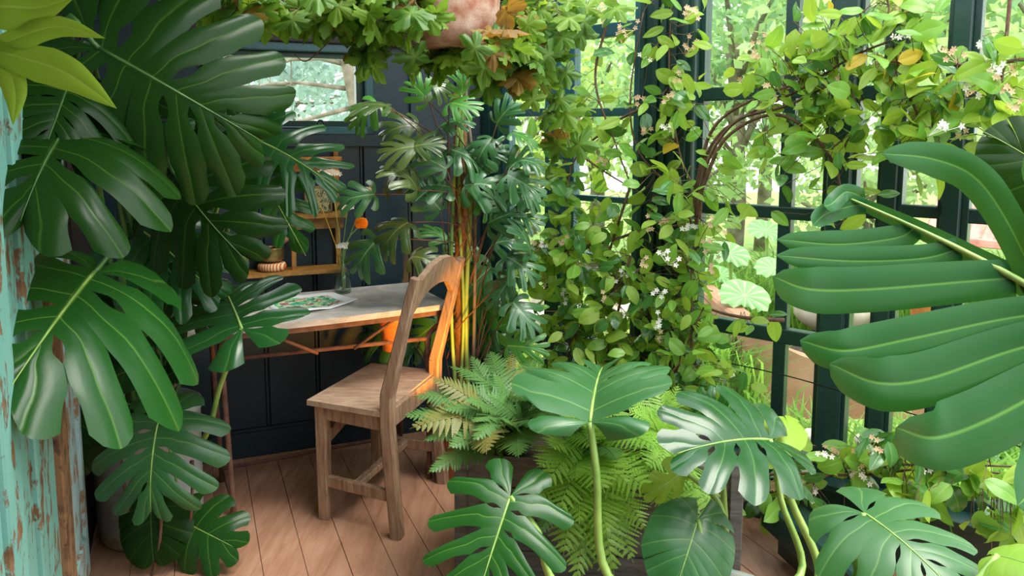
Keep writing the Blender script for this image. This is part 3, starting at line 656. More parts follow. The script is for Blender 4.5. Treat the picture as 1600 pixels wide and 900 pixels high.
LA = [  # base px, Y ; tip px, Y ; normal ; kwargs ; material ; petiole control
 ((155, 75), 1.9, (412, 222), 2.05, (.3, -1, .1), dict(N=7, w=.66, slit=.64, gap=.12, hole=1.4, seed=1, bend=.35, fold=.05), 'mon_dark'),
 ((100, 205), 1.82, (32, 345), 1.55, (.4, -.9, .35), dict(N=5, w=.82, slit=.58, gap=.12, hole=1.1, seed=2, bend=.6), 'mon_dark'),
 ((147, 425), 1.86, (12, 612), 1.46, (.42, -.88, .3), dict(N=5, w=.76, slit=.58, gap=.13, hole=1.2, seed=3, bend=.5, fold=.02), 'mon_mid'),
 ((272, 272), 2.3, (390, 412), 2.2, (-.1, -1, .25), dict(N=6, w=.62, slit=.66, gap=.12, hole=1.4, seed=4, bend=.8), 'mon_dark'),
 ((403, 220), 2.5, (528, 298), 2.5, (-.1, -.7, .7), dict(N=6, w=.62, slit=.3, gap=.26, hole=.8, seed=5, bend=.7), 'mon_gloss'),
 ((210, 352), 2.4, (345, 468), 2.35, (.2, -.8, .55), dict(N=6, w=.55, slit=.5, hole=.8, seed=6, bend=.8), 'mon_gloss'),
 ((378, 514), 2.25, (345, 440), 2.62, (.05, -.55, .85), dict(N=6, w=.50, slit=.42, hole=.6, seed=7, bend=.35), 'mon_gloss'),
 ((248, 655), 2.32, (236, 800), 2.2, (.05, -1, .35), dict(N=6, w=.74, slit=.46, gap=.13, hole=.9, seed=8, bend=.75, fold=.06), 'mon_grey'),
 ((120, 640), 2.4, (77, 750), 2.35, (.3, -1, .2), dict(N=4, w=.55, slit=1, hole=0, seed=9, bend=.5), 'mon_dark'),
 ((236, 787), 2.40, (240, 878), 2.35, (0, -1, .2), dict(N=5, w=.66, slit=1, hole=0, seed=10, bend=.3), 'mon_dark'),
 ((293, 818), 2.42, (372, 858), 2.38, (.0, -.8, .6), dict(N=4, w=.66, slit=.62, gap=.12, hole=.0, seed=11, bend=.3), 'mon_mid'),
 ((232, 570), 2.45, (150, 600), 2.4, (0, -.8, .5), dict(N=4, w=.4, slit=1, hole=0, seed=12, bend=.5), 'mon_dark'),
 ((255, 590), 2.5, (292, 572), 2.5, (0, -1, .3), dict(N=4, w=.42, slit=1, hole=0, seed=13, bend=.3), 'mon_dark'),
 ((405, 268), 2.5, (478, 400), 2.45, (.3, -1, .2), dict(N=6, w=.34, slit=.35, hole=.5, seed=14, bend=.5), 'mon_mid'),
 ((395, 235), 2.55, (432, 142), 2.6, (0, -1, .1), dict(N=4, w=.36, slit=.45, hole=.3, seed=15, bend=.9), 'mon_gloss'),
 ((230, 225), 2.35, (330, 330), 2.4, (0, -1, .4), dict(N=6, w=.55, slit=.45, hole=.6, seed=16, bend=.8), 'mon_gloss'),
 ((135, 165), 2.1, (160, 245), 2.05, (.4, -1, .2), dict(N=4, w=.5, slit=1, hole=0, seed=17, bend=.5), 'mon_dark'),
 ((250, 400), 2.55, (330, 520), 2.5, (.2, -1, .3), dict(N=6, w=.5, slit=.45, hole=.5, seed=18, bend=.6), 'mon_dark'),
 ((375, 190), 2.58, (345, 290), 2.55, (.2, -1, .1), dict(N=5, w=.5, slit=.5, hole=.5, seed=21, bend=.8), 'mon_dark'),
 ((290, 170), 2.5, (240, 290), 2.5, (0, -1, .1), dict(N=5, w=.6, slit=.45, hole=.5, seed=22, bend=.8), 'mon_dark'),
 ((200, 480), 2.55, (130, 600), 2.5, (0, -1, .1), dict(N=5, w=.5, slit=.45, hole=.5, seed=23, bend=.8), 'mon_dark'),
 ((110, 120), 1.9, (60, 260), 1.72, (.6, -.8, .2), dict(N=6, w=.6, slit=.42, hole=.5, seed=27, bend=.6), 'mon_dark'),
]
for i, (b, yb, t, yt, nn, kw, mt) in enumerate(LA):
    B, T = at(*b, yb), at(*t, yt)
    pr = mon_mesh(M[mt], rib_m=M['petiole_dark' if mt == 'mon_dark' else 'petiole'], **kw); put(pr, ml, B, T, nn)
    a = i * 2.4; rt = root + np.array([math.cos(a) * .07, math.sin(a) * .07, 0])
    if b == (378, 514): stalk(ml, [B, at(345, 600, 2.4), at(312, 690, 2.48), rt], (.0075, .011), M['petiole'])
    elif b[1] > 780: stalk(ml, [B, at(b[0] - 10, b[1] - 30, yb + .05), rt + np.array([.12, -.13, .06]), rt], (.004, .005), M['petiole'])
    elif b[1] > 540: stalk(ml, [B, B + np.array([0, .08, .06]), rt], (.004, .006), M['petiole_dark'])
    else: stalk(ml, [B, B + nrm(np.asarray(B) - T) * .10 + np.array([0, .05, -.02]), (B + rt) / 2 + np.array([-.06, .15, 0]), rt], (.006, .011), M['petiole_dark'])
for pts in ([(252, 640), (262, 612), (275, 600)], [(250, 780), (258, 835), (236, 905)], [(180, 650), (190, 720), (200, 800)], [(300, 720), (302, 770), (298, 812)]):
    q = MB(); q.tube(bez([at(*p, 2.36) for p in pts], 8), [.007] * 3 + [.005] * 6, 7); obj('aerial_root', q, M['vinestem'], ml, True)
# ---------------------------------------------------------------- finger ribbons: leaves given by their lobes
def ribbon_leaf(lobes, m, nsec=12, cup=.1, prof=None):
    """lobes: (list of 3-D points along the lobe, half width, normal)"""
    q = MB()
    for pts, hw, N in lobes:
        c = bez(pts, 6) if len(pts) > 3 else bez(pts, nsec); k = len(c); vs = []; av = []; fs = []
        us = [-1, -.75, -.4, -.08, 0, .08, .4, .75, 1]
        for i, P in enumerate(c):
            v = i / (k - 1); D = nrm(c[min(i + 1, k - 1)] - c[max(i - 1, 0)]); Nn = nrm(np.asarray(N) - (np.asarray(N) @ D) * D); X = np.cross(D, Nn)
            f = (.62 + .38 * math.sin(PI * min(1, v * 1.35))) * max(0.0, 1 - max(0, (v - .45) / .55) ** 2.2) ** .8
            if prof: f = np.interp(v, *prof)
            for u in us:
                vs.append(P + X * u * hw * f + Nn * hw * f * (cup * (1.2 * abs(u) - 1.4 * u * u) )); av.append(.7 if u == 0 else 0)
        n = len(us)
        for i in range(k - 1):
            for j in range(n - 1): fs.append((i * n + j, i * n + j + 1, (i + 1) * n + j + 1, (i + 1) * n + j))
        q.add(vs, fs, av)
    return q
def A3(pts, Y): return [at(p[0], p[1], Y if len(p) < 3 else p[2]) for p in pts]
# lime leaf close to the lens, upper left
pl = thing('lime_philodendron', 'lime green lobed leaf plant hanging in close at the upper left corner', 'plant', (-.60, .95, .18))
Nn = (0.15, -1, .35)
q = ribbon_leaf([(A3([(-90, 60, 1.12), (40, 92, 1.1), (110, 118, 1.08), (183, 170, 1.05)], 1.1), .028, Nn), (A3([(-60, 95, 1.13), (20, 62, 1.11), (90, 42, 1.1), (165, 60, 1.08)], 1.1), .021, Nn),
                 (A3([(-90, 40, 1.14), (-10, 12, 1.12), (60, 12, 1.12), (118, -5, 1.1)], 1.1), .036, Nn), (A3([(-30, 60, 1.12), (12, 110, 1.1), (24, 150, 1.08), (20, 196, 1.06)], 1.1), .018, Nn),
                 (A3([(-90, 50, 1.14), (-60, 100, 1.12), (-40, 150, 1.1)], 1.1), .04, Nn)], M['lime'], cup=.35, prof=([0, .2, .45, .65, .85, 1], [.5, .7, 1, .85, .42, .0]))
obj('leaf', q, M['lime'], pl, True); B = at(-90, 55, 1.13); stalk(pl, [B, B + np.array([0, -.03, -.25]), np.array([-.68, .95, .5]), np.array([-.60, .95, .18])], (.006, .012), M['petiole'])
# giant leaf in front at the right
Nn = (-.35, -1, .15)
pr_ = thing('giant_monstera', 'huge monstera leaf reaching in from the right edge, closest to the lens', 'plant', (1.05, .95, 0))
def mid(k): return at(1740 - 430 * k, 525 - 222 * k - 12 * math.sin(PI * k), 1.02 + .16 * k)
R_ = [  # k on the midrib, points, half width
 (.99, [(1345, 308), (1322, 300), (1300, 318), (1288, 322)], .013),
 (.90, [(1330, 322), (1290, 335), (1270, 352)], .016),
 (.72, [(1400, 372), (1310, 382), (1214, 374)], .021),
 (.56, [(1440, 404), (1330, 408), (1212, 399)], .022),
 (.36, [(1510, 440), (1360, 452), (1265, 452), (1208, 432)], .033),
 (.16, [(1560, 500), (1420, 530), (1320, 548), (1250, 532)], .032),
 (.05, [(1580, 548), (1450, 592), (1370, 598), (1296, 568)], .038),
 (-.06, [(1650, 600), (1540, 658), (1460, 684), (1400, 668)], .046),
 (-.1, [(1690, 680), (1640, 740), (1590, 790)], .05)]
lob = []
for k_, pts, hw in R_:
    yb = 1.02 + .16 * k_; P = [mid(k_)] + [at(p[0], p[1], yb - .02 * i - (.03 if i == len(pts) - 1 else 0)) for i, p in enumerate(pts)]; lob.append((P, hw, Nn))
PR = ([0, .15, .4, .7, .88, .96, 1], [.8, .86, .97, 1.0, .72, .4, .02])
q = ribbon_leaf(lob, M['mon_mid'], cup=.22, prof=PR)
for P, hw in (([mid(.26), at(1570, 340, 1.08), at(1520, 275, 1.1), at(1455, 248, 1.1), at(1378, 240, 1.08)], .026), ([mid(.1), at(1640, 380, 1.05), at(1640, 300, 1.05), at(1600, 245, 1.02)], .028), ([mid(.99), at(1310, 300, 1.2), at(1300, 312, 1.22)], .014)):
    q2 = ribbon_leaf([(P, hw, Nn)], M['mon_mid'], cup=.22, prof=PR); q.add(q2.v, q2.f, q2.a)
web = ribbon_leaf([([mid(-.12), mid(.3), mid(.7), mid(1.0)], .03, Nn)], M['mon_mid'], cup=.05, prof=([0, .5, .85, 1], [.85, .5, .35, .2])); q.add(web.v, web.f, web.a)
M['mon_front'] = leafmat('front_green_monstera', '0f4a1c', '165624', '6fa548', .42, .2, '86bd3c', spec=.25)
big = obj('leaf', q, M['mon_front'], pr_, True)
q = MB(); q.tube([mid(k) + np.array([-.002, -.006, 0]) for k in np.linspace(-.15, 1, 12)], [.0075 - .0055 * i / 11 for i in range(12)], 7); obj('midrib', q, M['petiole'], big, True)
stalk(pr_, [mid(-.15), at(1820, 620, 1.0), np.array([1.08, .97, .5]), np.array([1.05, .95, .3])], (.008, .013), M['petiole'])
pot_r = thing('clay_pot', 'plain clay pot standing on the floor just outside the right edge', 'pot', (1.05, .95, 0))
q = MB(); q.lathe([(0, 0), (.12, 0), (.165, .28), (.175, .28), (.175, .32), (.155, .32), (.15, .29), (0, .29)], (1.05, .95, 0), 32); obj('pot_body', q, M['terra'], pot_r, True)
q = mon_mesh(M['mon_dark'], N=5, w=.45, slit=1, seed=40, rib_m=M['petiole']); put(q, pr_, at(1680, 300, 1.2), at(1535, 205, 1.25), (-.2, -1, .2)); stalk(pr_, [at(1680, 300, 1.2), at(1700, 380, 1.15), np.array([1.06, .98, .6]), np.array([1.06, .96, .3])], (.005, .009), M['petiole'])
pot_l = thing('clay_pot', 'plain clay pot standing on the floor just outside the left edge', 'pot', (-.60, .95, 0))
q = MB(); q.lathe([(0, 0), (.10, 0), (.13, .2), (.14, .2), (.14, .24), (.12, .24), (.118, .2), (0, .2)], (-.60, .95, 0), 28); obj('pot_body', q, M['terra'], pot_l, True)
# ---------------------------------------------------------------- monstera in the foreground centre
fp = np.array([.47, 1.62, 0])
pt = thing('stone_pot', 'round grey stone pot below the foreground monstera at the bottom', 'pot', fp)
q = MB(); q.lathe([(0, 0), (.15, 0), (.19, .16), (.2, .33), (.205, .35), (.185, .35), (.18, .32), (0, .31)], fp, 36); obj('pot_body', q, M['zinc'], pt, True); q = MB(); q.lathe([(0, .325), (.182, .318)], fp, 24); obj('soil', q, M['soil'], pt)
mf = thing('foreground_monstera', 'monstera with upright pale green stalks in the bottom foreground before the fern', 'plant', fp + np.array([0, 0, .32]))
fr_ = fp + np.array([0, 0, .30])
FL = [
 ((797, 776), 1.78, (742, 948), 1.62, (-.05, -.8, .7), dict(N=6, w=.66, slit=.36, gap=.22, hole=.5, seed=31, bend=.3, fold=.10, droop=.3), 'mon_mid', [(840, 830), (890, 930)]),
 ((922, 660), 1.85, (945, 572), 2.30, (-.15, -.30, 1), dict(N=5, w=.44, slit=.6, hole=.3, seed=32, bend=.55, fold=.55, droop=.5, back=.4, ang=(140, 104, 70, 40)), 'mon_grey', [(932, 740), (950, 900)]),
 ((1090, 812), 1.78, (1055, 925), 1.68, (-.1, -.8, .6), dict(N=5, w=.60, slit=1, hole=0, seed=33, bend=.5, fold=.05, back=.75), 'mon_grey', [(1100, 850), (1130, 940)]),
 ((1202, 687), 1.92, (1048, 712), 1.80, (.1, -.52, .86), dict(N=5, w=.58, slit=.58, gap=.13, hole=1.0, seed=34, bend=.6, fold=.32, back=.7), 'mon_gloss', [(1235, 780), (1278, 910)]),
 ((1351, 802), 1.66, (1500, 935), 1.46, (.05, -.62, .78), dict(N=5, w=.72, slit=.55, gap=.12, hole=.8, seed=35, bend=.5, fold=.05, back=.8), 'mon_grey', [(1335, 860), (1318, 920)]),
 ((1068, 735), 2.0, (1003, 775), 1.95, (.2, -1, -.1), dict(N=4, w=.45, slit=.5, hole=0, seed=36, bend=.5), 'lime', [(1125, 790), (1140, 900)]),
 ((1208, 690), 2.0, (1250, 658), 2.1, (0, -.6, .8), dict(N=4, w=.4, slit=1, hole=0, seed=37, bend=.5), 'lime', [(1220, 780), (1250, 900)]),
 ((1560, 868), 1.5, (1660, 905), 1.4, (0, -.6, .8), dict(N=4, w=.55, slit=1, hole=0, seed=38, bend=.5), 'vine_b', [(1500, 930), (1400, 960)]),
 ((1130, 650), 2.05, (1085, 610), 2.1, (0, -1, .1), dict(N=4, w=.5, slit=.5, hole=0, seed=39, bend=.8), 'mon_mid', [(1130, 760), (1140, 900)]),
]
for i, (b, yb, t, yt, nn, kw, mt, st) in enumerate(FL):
    B, T = at(*b, yb), at(*t, yt); put(mon_mesh(M[mt], rib_m=M['petiole'], **kw), mf, B, T, nn)
    a = i * 2.4; rt = fr_ + np.array([math.cos(a) * .06, math.sin(a) * .06, 0])
    stalk(mf, [B] + [at(p[0], p[1], yb - .03 * (j + 1)) for j, p in enumerate(st)] + [rt], (.0065 if i not in (1, 3) else .0085, .013), M['petiole'])
# ---------------------------------------------------------------- trough, ferns
tr0 = np.array([-.17, 2.30, 0]); tdx = nrm(np.array([1, -.12, 0])); tdy = np.array([.12, 1, 0]) / 1.007; LT, DT, HTt = .86, .34, .44
def TB(q, a0, a1, b0, b1, z0, z1): return q.box(tr0 + tdx * (a0 + a1) / 2 + tdy * (b0 + b1) / 2 + Zv * (z0 + z1) / 2, tdx * (a1 - a0) / 2, tdy * (b1 - b0) / 2, Zv * (z1 - z0) / 2)
tg = thing('plant_trough', 'long grey weathered trough beside the chair, hidden under the ferns', 'planter', tr0 + tdx * LT / 2 + tdy * DT / 2)
for k in range(4):
    z0, z1 = .03 + k * .103, .03 + k * .103 + .1
    for (a0, a1, b0, b1) in ((0, LT, 0, .02), (0, LT, DT - .02, DT), (0, .02, .02, DT - .02), (LT - .02, LT, .02, DT - .02)):
        q = MB(); TB(q, a0, a1, b0, b1, z0, z1); obj('trough_board', q, M['greywood'], tg)
for a, b in ((-.01, -.01), (LT - .03, -.01), (-.01, DT - .03), (LT - .03, DT - .03)): q = MB(); TB(q, a, a + .04, b, b + .04, 0, HTt + .01); obj('corner_post', q, M['greywood'], tg)
q = MB(); TB(q, .02, LT - .02, .02, DT - .02, .3, .40); obj('soil', q, M['soil'], tg)
def frond_mesh(m, seed, pairs=24, w=.23, teeth=9, bend=1.1, curl=.0):
    r = np.random.default_rng(seed); vs = []; fs = []; av = []
    def ph(p): return p
    for i in range(pairs):
        v = .10 + .9 * (i + .5) / pairs; Lp = w * (math.sin(PI * min(1, (v * .88 + .14))) ** .75) * (1 - .25 * v) * r.uniform(.85, 1.1); hw = .0095 + .005 * Lp / w
        for sd in (1, -1):
            an = math.radians(74 - 26 * v + r.uniform(-7, 7)); d = np.array([math.sin(an) * sd, math.cos(an), 0]); c = np.array([-d[1] * sd, d[0] * sd, 0]) * 1.0; b = np.array([0, v + (.01 if sd > 0 else 0), 0]); dz = r.uniform(.1, .5)
            for k in range(teeth):
                u0, u1 = k / teeth, (k + .92) / teeth; tap = (1 - (k / teeth) ** 1.6) * 1.25 + .12
                for e in (1, -1):
                    n = len(vs); z0 = -dz * (u0 * Lp) ** 1.2 * .8; z1 = -dz * (u1 * Lp) ** 1.2 * .8; tt = hw * tap * (1 if k else .7)
                    vs += [b + d * u0 * Lp + (0, 0, z0), b + d * u1 * Lp + (0, 0, z1), b + d * (u1 + .25 / teeth) * Lp + c * e * tt + (0, 0, z1 - .15 * tt), b + d * (u0 + .35 / teeth) * Lp + c * e * tt * 1.05 + (0, 0, z0 - .1 * tt)]
                    av += [.5, .5, 0, 0]; fs.append((n, n + 1, n + 2, n + 3) if e * sd > 0 else (n + 3, n + 2, n + 1, n))
    rb = np.array([(0, y, 0) for y in np.linspace(0, 1, 12)])
    n0 = len(vs); q = MB(); q.tube(list(rb), [.007 - .005 * i / 11 for i in range(12)], 4); vs += [np.array(v) for v in q.v]; fs += [tuple(i + n0 for i in f) for f in q.f]; av += [.8] * len(q.v)
    P = bendf(np.array(vs), bend); rb = bendf(rb, bend)
    return finish(P, fs, av, rb, m, 'frond', weld=0)
FD = [frond_mesh(M['fern_d'], s, pairs=28, bend=b) for s, b in ((1, .9), (2, 1.4))] + [frond_mesh(M['fern_b'], 3, bend=1.3)]
FB = [frond_mesh(M['fern_l'], s, pairs=20, w=.27, teeth=8, bend=b) for s, b in ((4, .7), (5, 1.2))]
def fern(name, label, crown, tips, protos, wts, grp=None):
    t = thing(name, label, 'fern', crown)
    for i, (px, py, Y) in enumerate(tips):
        T = at(px, py, Y); B = crown + rng.normal(0, .02, 3) * (1, 1, .3); dd = T - B
        up_ = np.array([0, -.35, 1.]) + rng.normal(0, .22, 3)
        put(protos[rng.choice(len(protos), p=wts)], t, B, T, up_, rng.uniform(.85, 1.15), 'frond')
    return t
c1 = np.array([.02, 2.42, .42]); c2 = np.array([.24, 2.34, .40]); c3 = np.array([.50, 2.38, .42])
tips1 = [(628, 650, 2.25), (645, 620, 2.3), (672, 590, 2.35), (700, 572, 2.5), (735, 555, 2.6), (765, 548, 2.65), (800, 552, 2.7), (835, 560, 2.75), (870, 575, 2.7), (660, 690, 2.15), (700, 700, 2.1), (740, 690, 2.05), (690, 640, 2.2), (725, 625, 2.2), (760, 615, 2.2), (800, 610, 2.2), (840, 620, 2.15), (740, 660, 2.1), (790, 660, 2.05), (835, 670, 2.05), (870, 640, 2.2), (715, 600, 2.4), (770, 580, 2.45), (820, 590, 2.4), (668, 740, 2.1), (640, 670, 2.15), (760, 710, 2.0), (810, 715, 2.0), (690, 665, 2.3), (860, 600, 2.3), (790, 635, 2.25), (745, 590, 2.5), (715, 665, 2.4), (880, 660, 2.1)]
tips2 = [(880, 620, 2.4), (915, 600, 2.5), (950, 590, 2.5), (985, 610, 2.4), (860, 700, 2.0), (850, 760, 1.95), (870, 810, 1.92), (880, 870, 1.95), (910, 900, 1.95), (950, 905, 1.95), (990, 880, 1.95), (1010, 830, 1.95), (1020, 770, 1.95), (900, 660, 2.15), (940, 650, 2.1), (980, 660, 2.1), (925, 700, 2.0), (965, 720, 1.98), (900, 750, 1.95), (945, 770, 1.92), (985, 760, 1.95), (905, 820, 1.92), (950, 840, 1.92), (1030, 700, 2.05), (840, 730, 2.0), (930, 880, 2.0), (870, 660, 2.1), (840, 840, 1.95), (900, 910, 1.92), (960, 900, 1.9), (830, 790, 1.97)]
tips3 = [(1000, 590, 2.5), (1040, 600, 2.5), (1075, 640, 2.4), (1095, 680, 2.3), (1010, 650, 2.2), (1045, 670, 2.2), (1080, 720, 2.1), (990, 700, 2.1), (1030, 730, 2.05), (1060, 770, 2.0), (1000, 770, 2.0), (1090, 760, 2.1), (1025, 630, 2.4), (980, 640, 2.3), (1040, 810, 2.0), (1100, 800, 2.1), (1010, 690, 2.2), (960, 680, 2.15), (1060, 600, 2.45), (1095, 720, 2.2), (1010, 730, 2.0), (975, 620, 2.4), (1070, 690, 2.15), (1020, 590, 2.5), (1120, 830, 2.0), (1080, 860, 1.95)]
tips1 = tips1
fern('dark_fern', 'dark glossy fern spilling over beside the chair', c1, tips1, FD, [.45, .37, .18])
fern('bright_fern', 'bright green fern with broad fronds at the front of the trough', c2, tips2, FB + [FD[0]], [.45, .4, .15])
fern('bright_fern', 'bright green fern at the right end of the trough, left of the glossy monstera leaf', c3, tips3, FB, [.5, .5])
# ---------------------------------------------------------------- split leaved philodendron on a coir pole
pb = at(722, 590, 3.15); pb[2] = 0
mp = thing('moss_pole', 'brown fibrous coir pole standing in the back corner', 'plant support', pb)
ptop = at(722, 146, 3.15)
q = MB(); zs = np.linspace(0.06, ptop[2], 46); q.lathe([(.0, .06)] + [(.031 + .004 * rng.uniform(-1, 1), z) for z in zs] + [(0, ptop[2])], (pb[0], pb[1], 0), 20, wob=.05); obj('coir_wrap', q, M['moss'], mp, True)
q = MB(); q.lathe([(0, 0), (.11, 0), (.14, .2), (.15, .2), (.15, .24), (.13, .24), (.128, .21), (0, .21)], (pb[0], pb[1], 0), 28); tag(obj('round_pot', q, M['terra'], None, True), 'round clay pot at the foot of the coir pole behind the chair', 'pot')
ph = thing('finger_philodendron', 'philodendron with finger lobed glossy leaves climbing the coir pole in the back corner', 'plant', pb + np.array([0, 0, .22]))
PP = {}
for key in ('phil', 'phil_g', 'phil_o'):
    PP[key] = [mon_mesh(M[key], N=4, w=.74, slit=.24, gap=.16, hole=0, fold=.10, bend=bb, droop=.35, seed=50 + s, ang=(128, 96, 62, 36), back=.55, rows=[0, .06, .16, .28, .42, .58, .74, .88, 1], fwd=.4, tipr=.28) for s, bb in ((0, .5), (1, 1.0), (2, 1.5))]
q = MB()
for k in range(3): q.tube(bez([pb + np.array([.03 * math.cos(k * 2.1), -.04, .2]), pb + np.array([.04 * math.cos(k * 2 + 1), -.045, .7]), pb + np.array([.04 * math.cos(k * 2.3), -.045, 1.2]), ptop + np.array([.02 * k - .02, -.04, .1 * (k - 1)])], 6), .009 - .001 * k, 7)
obj('stem', q, M['petiole'], ph, True)
q = MB(); q.tube(bez([at(740, 560, 3.1), at(742, 400, 3.1), at(738, 250, 3.1), at(728, 150, 3.1), at(735, 60, 3.1)], 6), .007, 6); obj('stem', q, M['bark'], ph, True)
PL = [(610, 165, 548, 168), (590, 160, 552, 200), (655, 195, 596, 215), (662, 228, 598, 240), (682, 200, 735, 192), (650, 262, 600, 300), (700, 160, 745, 172), (700, 232, 755, 268), (722, 290, 795, 300), (706, 292, 640, 292), (748, 300, 772, 340), (790, 262, 832, 246), (790, 272, 842, 302), (775, 195, 805, 160), (770, 215, 745, 262), (800, 206, 838, 228), (588, 303, 530, 316), (640, 345, 596, 396), (770, 415, 722, 462), (790, 400, 836, 436), (770, 470, 738, 520), (800, 470, 836, 516), (760, 350, 812, 330), (640, 515, 566, 532), (650, 540, 596, 566), (690, 500, 640, 540), (745, 540, 800, 560), (690, 330, 655, 290), (592, 372, 556, 425), (765, 385, 812, 380), (740, 435, 765, 492), (720, 470, 690, 530), (655, 300, 600, 262), (700, 265, 650, 240), (740, 250, 790, 232), (760, 520, 820, 500), (800, 330, 842, 352), (672, 160, 640, 126), (720, 150, 715, 110), (790, 330, 760, 300), (705, 380, 660, 360), (755, 460, 805, 462), (800, 430, 770, 480), (830, 400, 800, 350), (800, 300, 845, 320), (790, 540, 850, 545), (780, 500, 750, 550), (660, 130, 700, 150), (640, 230, 690, 225), (810, 250, 850, 265), (640, 400, 690, 420), (750, 400, 700, 390), ]
for i, (bx, by, tx, ty) in enumerate(PL[:52]):
    Yb = 3.08 - .12 * rng.uniform() - .1 * abs(bx - 722) / 150 + (.3 if by > 365 and bx < 790 and not (bx < 690 and by < 460) else 0); key = 'phil_o' if (bx < 670 and i % 3 != 1 and by < 430) else ('phil_g' if (i % 5 == 0 or by < 180) else 'phil')
    B, T = at(bx, by, Yb), at(tx, ty, Yb - rng.uniform(.0, .05)); n_ = np.array([.15 * (tx - bx) / 60, -.8, .75]) + rng.normal(0, .25, 3)
    B = B + (T - B) * .05
    put(PP[key][i % 3], ph, B, T, n_, rng.uniform(.72, .92))
    yy = min(by + 90 + rng.uniform(0, 60), 620) if not (bx < 690 and 290 < by < 460) else by + 12; P0 = at(722 + rng.choice([-1, 1]) * rng.uniform(12, 24), yy, 3.13)
    stalk(ph, [B, B * .45 + P0 * .55 + np.array([0, -.04, .03]), P0], (.0022, .003), M['brownpet'], n=5)
# small clay pot hanging in the shade under the table
q = MB(); pc = at(613, 520, 3.05); q.lathe([(0, -.07), (.04, -.07), (.052, .045), (.056, .045), (.056, .075), (.045, .075), (.043, .05), (0, .05)], pc, 24); tag(obj('small_clay_pot', q, M['orangep'], None, True), 'small orange clay pot tucked under the right end of the table', 'pot')
q = MB(); q.tube([pc + np.array([.05, 0, .06]), np.array([pc[0] + .02, pc[1], .727])], .002, 4); q.tube([pc + np.array([-.05, 0, .06]), np.array([pc[0] - .01, pc[1], .727])], .002, 4); tag(obj('pot_hanger', q, M['rust'], None, True), 'thin wire holding the small orange clay pot below the table', 'wire')
# ---------------------------------------------------------------- climbing vines
def ovate(m, seed, w=.32, fold=.25, curl=.7, name='leaf'):
    vs = []; fs = []; av = []; us = [-1, -.55, -.1, 0, .1, .55, 1]; n = 9; r = np.random.default_rng(seed)
    tw = r.uniform(-.2, .2)
    for i in range(n):
        v = i / (n - 1); ww = w * math.sin(PI * v ** .85) ** .72 * (1 - .12 * v) if 0 < v < 1 else .004
        for u in us:
            x = u * ww; z = fold * abs(x) - .9 * fold * x * x / w + .02 * math.sin(v * 9 + seed) * abs(u) + tw * x * v; vs.append((x, v, z)); av.append(.55 if u == 0 else 0)
    k = len(us)
    for i in range(n - 1):
        for j in range(k - 1): fs.append((i * k + j, i * k + j + 1, (i + 1) * k + j + 1, (i + 1) * k + j))
    P = bendf(np.array(vs), curl); rb = bendf(np.array([(0, y, 0) for y in np.linspace(0, 1, 9)]), curl)
    return finish(P, fs, av, rb, m, name, weld=0)
OV = {k: [ovate(M[k], s, w, f, c) for s, w, f, c in ((1, .27, .3, .5), (2, .31, .2, .9), (3, .24, .45, .3))] for k in ('vine_a', 'vine_b', 'vine_c', 'vine_y')}
def yG(px, n):                                   # depth of the plane n metres inside the glass
    r = ray(px, 400); k = ((GO + n * GN - C0) @ GN) / (r @ GN); return (C0 + k * r)[1]
def vine(name, label, stems, clusters, size, mix, flowers=10, lim=298, protos=OV, cat='climbing plant', leafname='leaf', stem_m='vinestem', down=.35, sr=.006):
    S3 = [[at(p[0], p[1], yG(p[0], p[2]) if p[2] < 1 else p[2]) for p in s] for s in stems]
    loc = S3[0][0]; t = thing(name, label, cat, loc); pts = []
    for s in S3:
        c = bez(s, 8); q = MB(); q.tube(c, [sr - sr * .6 * i / len(c) for i in range(len(c))], 6); obj('stem', q, M[stem_m], t, True); pts += c
    pts = np.array(pts); tw = MB(); n = 0; flw = MB(); nf_ = 0
    keys = list(mix); pr = np.array([mix[k] for k in keys]); pr = pr / pr.sum(); tot = sum(c[5] for c in clusters); sc = min(1, lim / tot)
    for (px, py, dn, rx, ry, num) in clusters:
        for _ in range(int(num * sc)):
            x, y = px + rng.normal(0, rx * .62), py + rng.normal(0, ry * .62)
            Y = (yG(x, max(.05, dn + rng.normal(0, .06))) if dn < 1 else dn + rng.normal(0, .07)); B = at(x, y, Y)
            s = rng.uniform(*size); d = nrm(np.array([rng.normal(0, .8), rng.normal(-.1, .5), rng.normal(-down, .6)])); N = nrm(np.array([rng.normal(0, .5), -.55 + rng.normal(0, .5), .55 + rng.normal(0, .45)]))
            k = keys[rng.choice(len(keys), p=pr)]
            put(protos[k][rng.integers(3)], t, B, B + d * s, N, rng.uniform(.85, 1.2), leafname); n += 1
            j = np.argmin(((pts - B) ** 2).sum(1)); Q = pts[j]
            if np.linalg.norm(Q - B) < .6: tw.tube([B, B * .5 + Q * .5 + np.array([0, 0, rng.uniform(-.03, .04)]), Q], .0013, 3, False)
            if nf_ < flowers and rng.uniform() < .2:
                nf_ += 1; fq = MB(); c = B + d * .02 + np.array([0, -.02, .02])
                for e in range(5):
                    h = c + rng.normal(0, .014, 3); 
                    for g_ in range(5):
                        b = g_ * 1.257 + e; l_ = .011; a_ = np.array([math.cos(b), -.2, math.sin(b)]); a2 = np.array([math.cos(b + .5), -.1, math.sin(b + .5)]); a1 = np.array([math.cos(b - .5), -.1, math.sin(b - .5)]); fq.add([h, h + a1 * l_ * .6, h + a_ * l_, h + a2 * l_ * .6], [(0, 1, 2, 3)])
                    fq.tube([B, h], .0008, 3, False)
                obj('flower_cluster', fq, M['buff'] if rng.uniform() < .7 else M['white'], t)
    obj('twigs', tw, M['vinestem'], t, True, kind='stuff'); return t
MX = dict(vine_a=.5, vine_b=.35, vine_c=.14, vine_y=.01)
